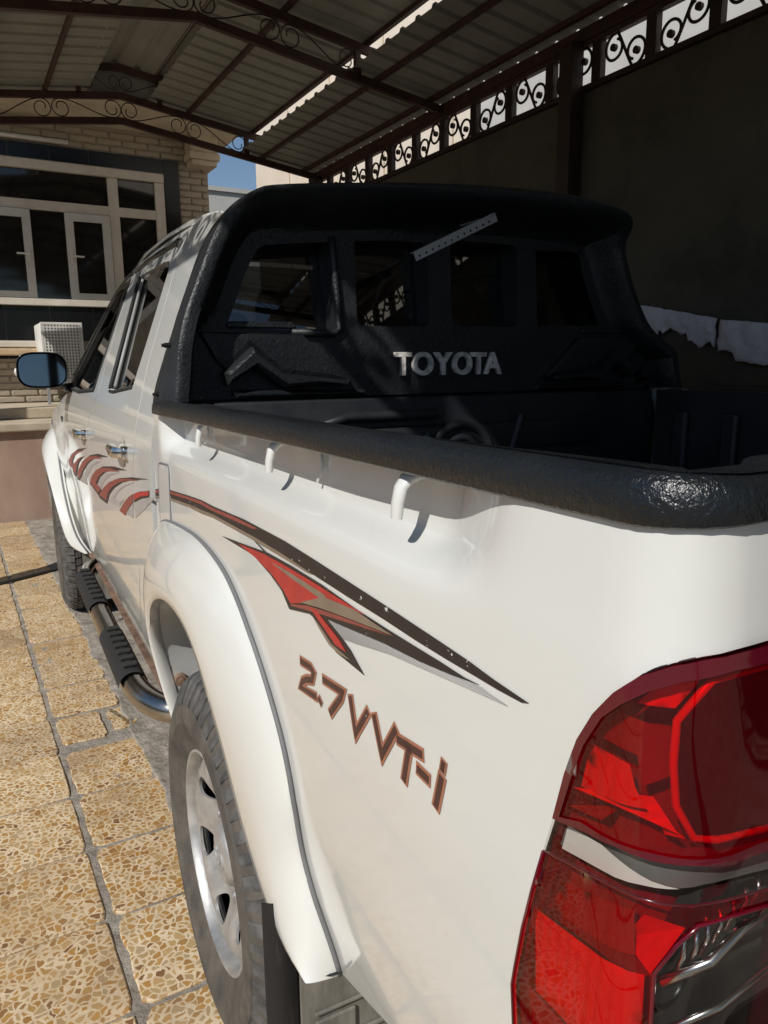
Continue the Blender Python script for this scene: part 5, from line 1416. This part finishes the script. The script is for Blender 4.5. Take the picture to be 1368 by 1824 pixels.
for tb in TB:
    m = MB()
    bev = .05
    for sg_, E in ((1, EW), (-1, EL)):
        m.bar((RA, tb, zl(0)), (RA + sg_ * E, tb, zl(E)), .04, .055)
        m.bar((RA, tb, zu(0)), (RA + sg_ * 1.33, tb, zu(1.33)), .04, .055)
        m.bar((RA, tb, zr(0)), (RA + sg_ * (.50 if sg_ > 0 else .33), tb, zr(.5 if sg_ > 0 else .33)), .04, .05)
        m.bar((RA + sg_ * 1.17, tb, zl(1.17)), (RA + sg_ * 1.17, tb, zu(1.17)), .04, .04)
        m.bar((RA + sg_ * .35, tb, zu(.35)), (RA + sg_ * .35, tb, zr(.35)), .04, .04)
    tr = m.build('truss', 'steel', cpt)
    for sg_ in (1, -1):
        for k in range(2):
            d = .29 + .585 * k
            o = link('scroll', sc_pos if (k % 2) ^ (sg_ > 0) else sc_neg, tr, (RA + sg_ * d, tb, (zl(d) + zu(d)) / 2)); o.rotation_euler = (0, sg_ * SLOPE, 0)
    for sg_ in (1, -1):
        o = link('scroll', sc_small if sg_ > 0 else sc_small2, tr, (RA + sg_ * .20 * (1 if sg_ > 0 else .8), tb, (zu(.2) + zr(.2)) / 2)); o.rotation_euler = (0, sg_ * SLOPE, 0); o.scale.x = 1 if sg_ > 0 else .8
B0, B1 = -4.7, 7.35
for name, d, z in (('purlin', .62, zu), ('purlin', 1.25, zu), ('purlin', 1.34, zl), ('purlin', 1.80, zl), ('purlin', .33, zr), ('purlin', 2.12, zl)):
    for sg_ in (1, -1):
        if d == 2.12 and sg_ > 0: continue
        m = MB(); m.box((RA + sg_ * d - .016, B0, z(d) + .030), (RA + sg_ * d + .016, B1, z(d) + .062)); m.build('purlin', 'steel', cpt)
def corr(name, d0, d1, z, sg_, b0=B0 - .1, b1=B1 + .15):
    m = MB(); P = .185; H = .020; n = int((b1 - b0) / P)
    prof = []
    for i in range(n):
        b = b0 + i * P
        prof += [(b, 0), (b + P * .70, 0), (b + P * .77, H), (b + P * .93, H)]
    prof.append((b0 + n * P, 0))
    for lay, dz in ((0, .064), (1, .0655)):
        pass
    top = [[(RA + sg_ * d, b, z(d) + .066 + h) for b, h in prof] for d in (d0, d1)]
    m.loft(top, False, False)
    o = m.build(name, 'sheet', cpt)
    s_ = o.modifiers.new('thickness', 'SOLIDIFY'); s_.thickness = .0012
    return o
for sg_, E in ((1, EW + .02), (-1, EL + .06)):
    corr('roof_sheet', 1.135, E, zl, sg_)
    corr('roof_sheet', .26, 1.30, zu, sg_)
m = MB(); n = 5; vs = []
cx0, cx1 = RA - .40, RA + .58
ribs = []
k = 0; x = cx0
while x < cx1 - .01:
    ribs += [(x, 0), (x + .13, 0), (x + .145, .025), (x + .185, .025), (x + .20, 0)]; x += .20
m.loft([[(a, b, zr(a - RA) + .03 + hh) for a, hh in ribs] for b in (B0 - .1, B1 + .1)], False, False)
o = m.build('ridge_sheet', 'sheet', cpt); s_ = o.modifiers.new('thickness', 'SOLIDIFY'); s_.thickness = .0012
m = MB(); m.box((RA - 1.225, B0, zl(1.22) + .066), (RA - 1.205, B1, zu(1.22) + .05)); m.build('sun_stop_board', 'sheet', cpt)  # added, unseen: closes the left roof slot to keep sun off the yard wall
m = MB(); m.box((RA - .33, 7.26, zu(0) + .02), (RA + .50, 7.275, zr(.1) + .02)); m.build('ridge_end_board', 'sheet', cpt)
m = MB(); m.box((RA - .345, B0 - .1, zu(.3) + .066), (RA - .325, B1 + .1, zr(.3) + .026)); m.build('sun_stop_board', 'sheet', cpt)  # also added only to stop sun coming through the left ridge gap
# eaves: beam, scroll lattice, posts
rose = None
def wave(L, H, r, flip):
    P = []
    R_ = H * .37
    for i in range(16):
        a = PI * 1.5 - 2 * PI * .95 * (1 - i / 15); k = .55 + .45 * i / 15
        P.append((-L * .5 + R_ + R_ * k * math.cos(a), -H * .5 + R_ + R_ * k * math.sin(a)))
    P.append((P[-1][0] + .02, P[-1][1] + .002))
    Q = [(-x, -y) for x, y in P[::-1]]
    pts = chaikin([(x, y * flip) for x, y in P + Q], 2, False)
    m = MB(); m.tube([(0, x, y) for x, y in pts], r, 5)
    q = m.mesh('scroll', True); q.materials.append(M['steel_dark']); return q
lat_s = wave(.31, .22, .0088, 1); lat_n = wave(.31, .22, .0088, -1)
for sg_, E in ((1, EW), (-1, EL)):
    ea = RA + sg_ * E
    m = MB(); m.box((ea - .03, B0, zl(E) - .028), (ea + .03, B1, zl(E) + .045)); m.box((ea - .02, B0, zl(E) - .06), (ea + .02, B1, zl(E) - .03)); m.build('eave_beam', 'steel', cpt)
    zt = zl(E) - .06; zb = zl(E) - .30
    m = MB()
    m.box((ea - .018, B0, zb), (ea + .018, B1, zb + .03))
    b = B0
    while b < B1:
        m.box((ea - .022, b - .035, zb + .03), (ea + .022, b + .035, zt)); b += .40
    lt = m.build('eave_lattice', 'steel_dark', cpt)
    b = B0; k = 0
    while b + .4 < B1:
        o = link('scroll', lat_s if k % 2 else lat_n, lt, (ea, b + .20, (zb + .03 + zt) / 2)); b += .40; k += 1
    b = B0; k = 0
    while b + .4 < B1:
        f = 1 if k % 2 else -1
        for q in (-1, 1):
            if rose is None:
                m = MB(); m.tube([(-.012, 0, 0), (.012, 0, 0)], .020, 10); rose = m.mesh('rosette'); rose.materials.append(M['steel_dark'])
            link('rosette', rose, lt, (ea, b + .2 + q * .085, (zb + .03 + zt) / 2 + q * f * .034))
        b += .40; k += 1
    for pb in ([3.47, 7.1, -.9, -4.3] if sg_ > 0 else [7.1, 4.6, -2.5]):
        px_ = ea - .055 if sg_ > 0 else ea
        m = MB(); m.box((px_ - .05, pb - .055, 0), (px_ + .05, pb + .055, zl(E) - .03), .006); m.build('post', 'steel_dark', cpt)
pc = MB()
vs = []
for j in range(9):
    for i in range(13):
        u = -1 + i / 6; w = -1 + j / 4
        vs.append((-.42 + .17 * u, 1.96 + .10 * w, 1.36 + .13 * max(0, 1 - u * u * .9) * max(0, 1 - w * w * .9) + .03 * noise.noise((u * 3, w * 3, 1)) + .015 * noise.noise((u * 8, w * 8, 1))))
pc.add(vs, [(j * 13 + i, j * 13 + i + 1, (j + 1) * 13 + i + 1, (j + 1) * 13 + i) for j in range(8) for i in range(12)])
tag(pc.build('crumpled_cloth', 'pink', None, True), 'crumpled pinkish cloth lying behind the rear window inside the cab', 'cloth')
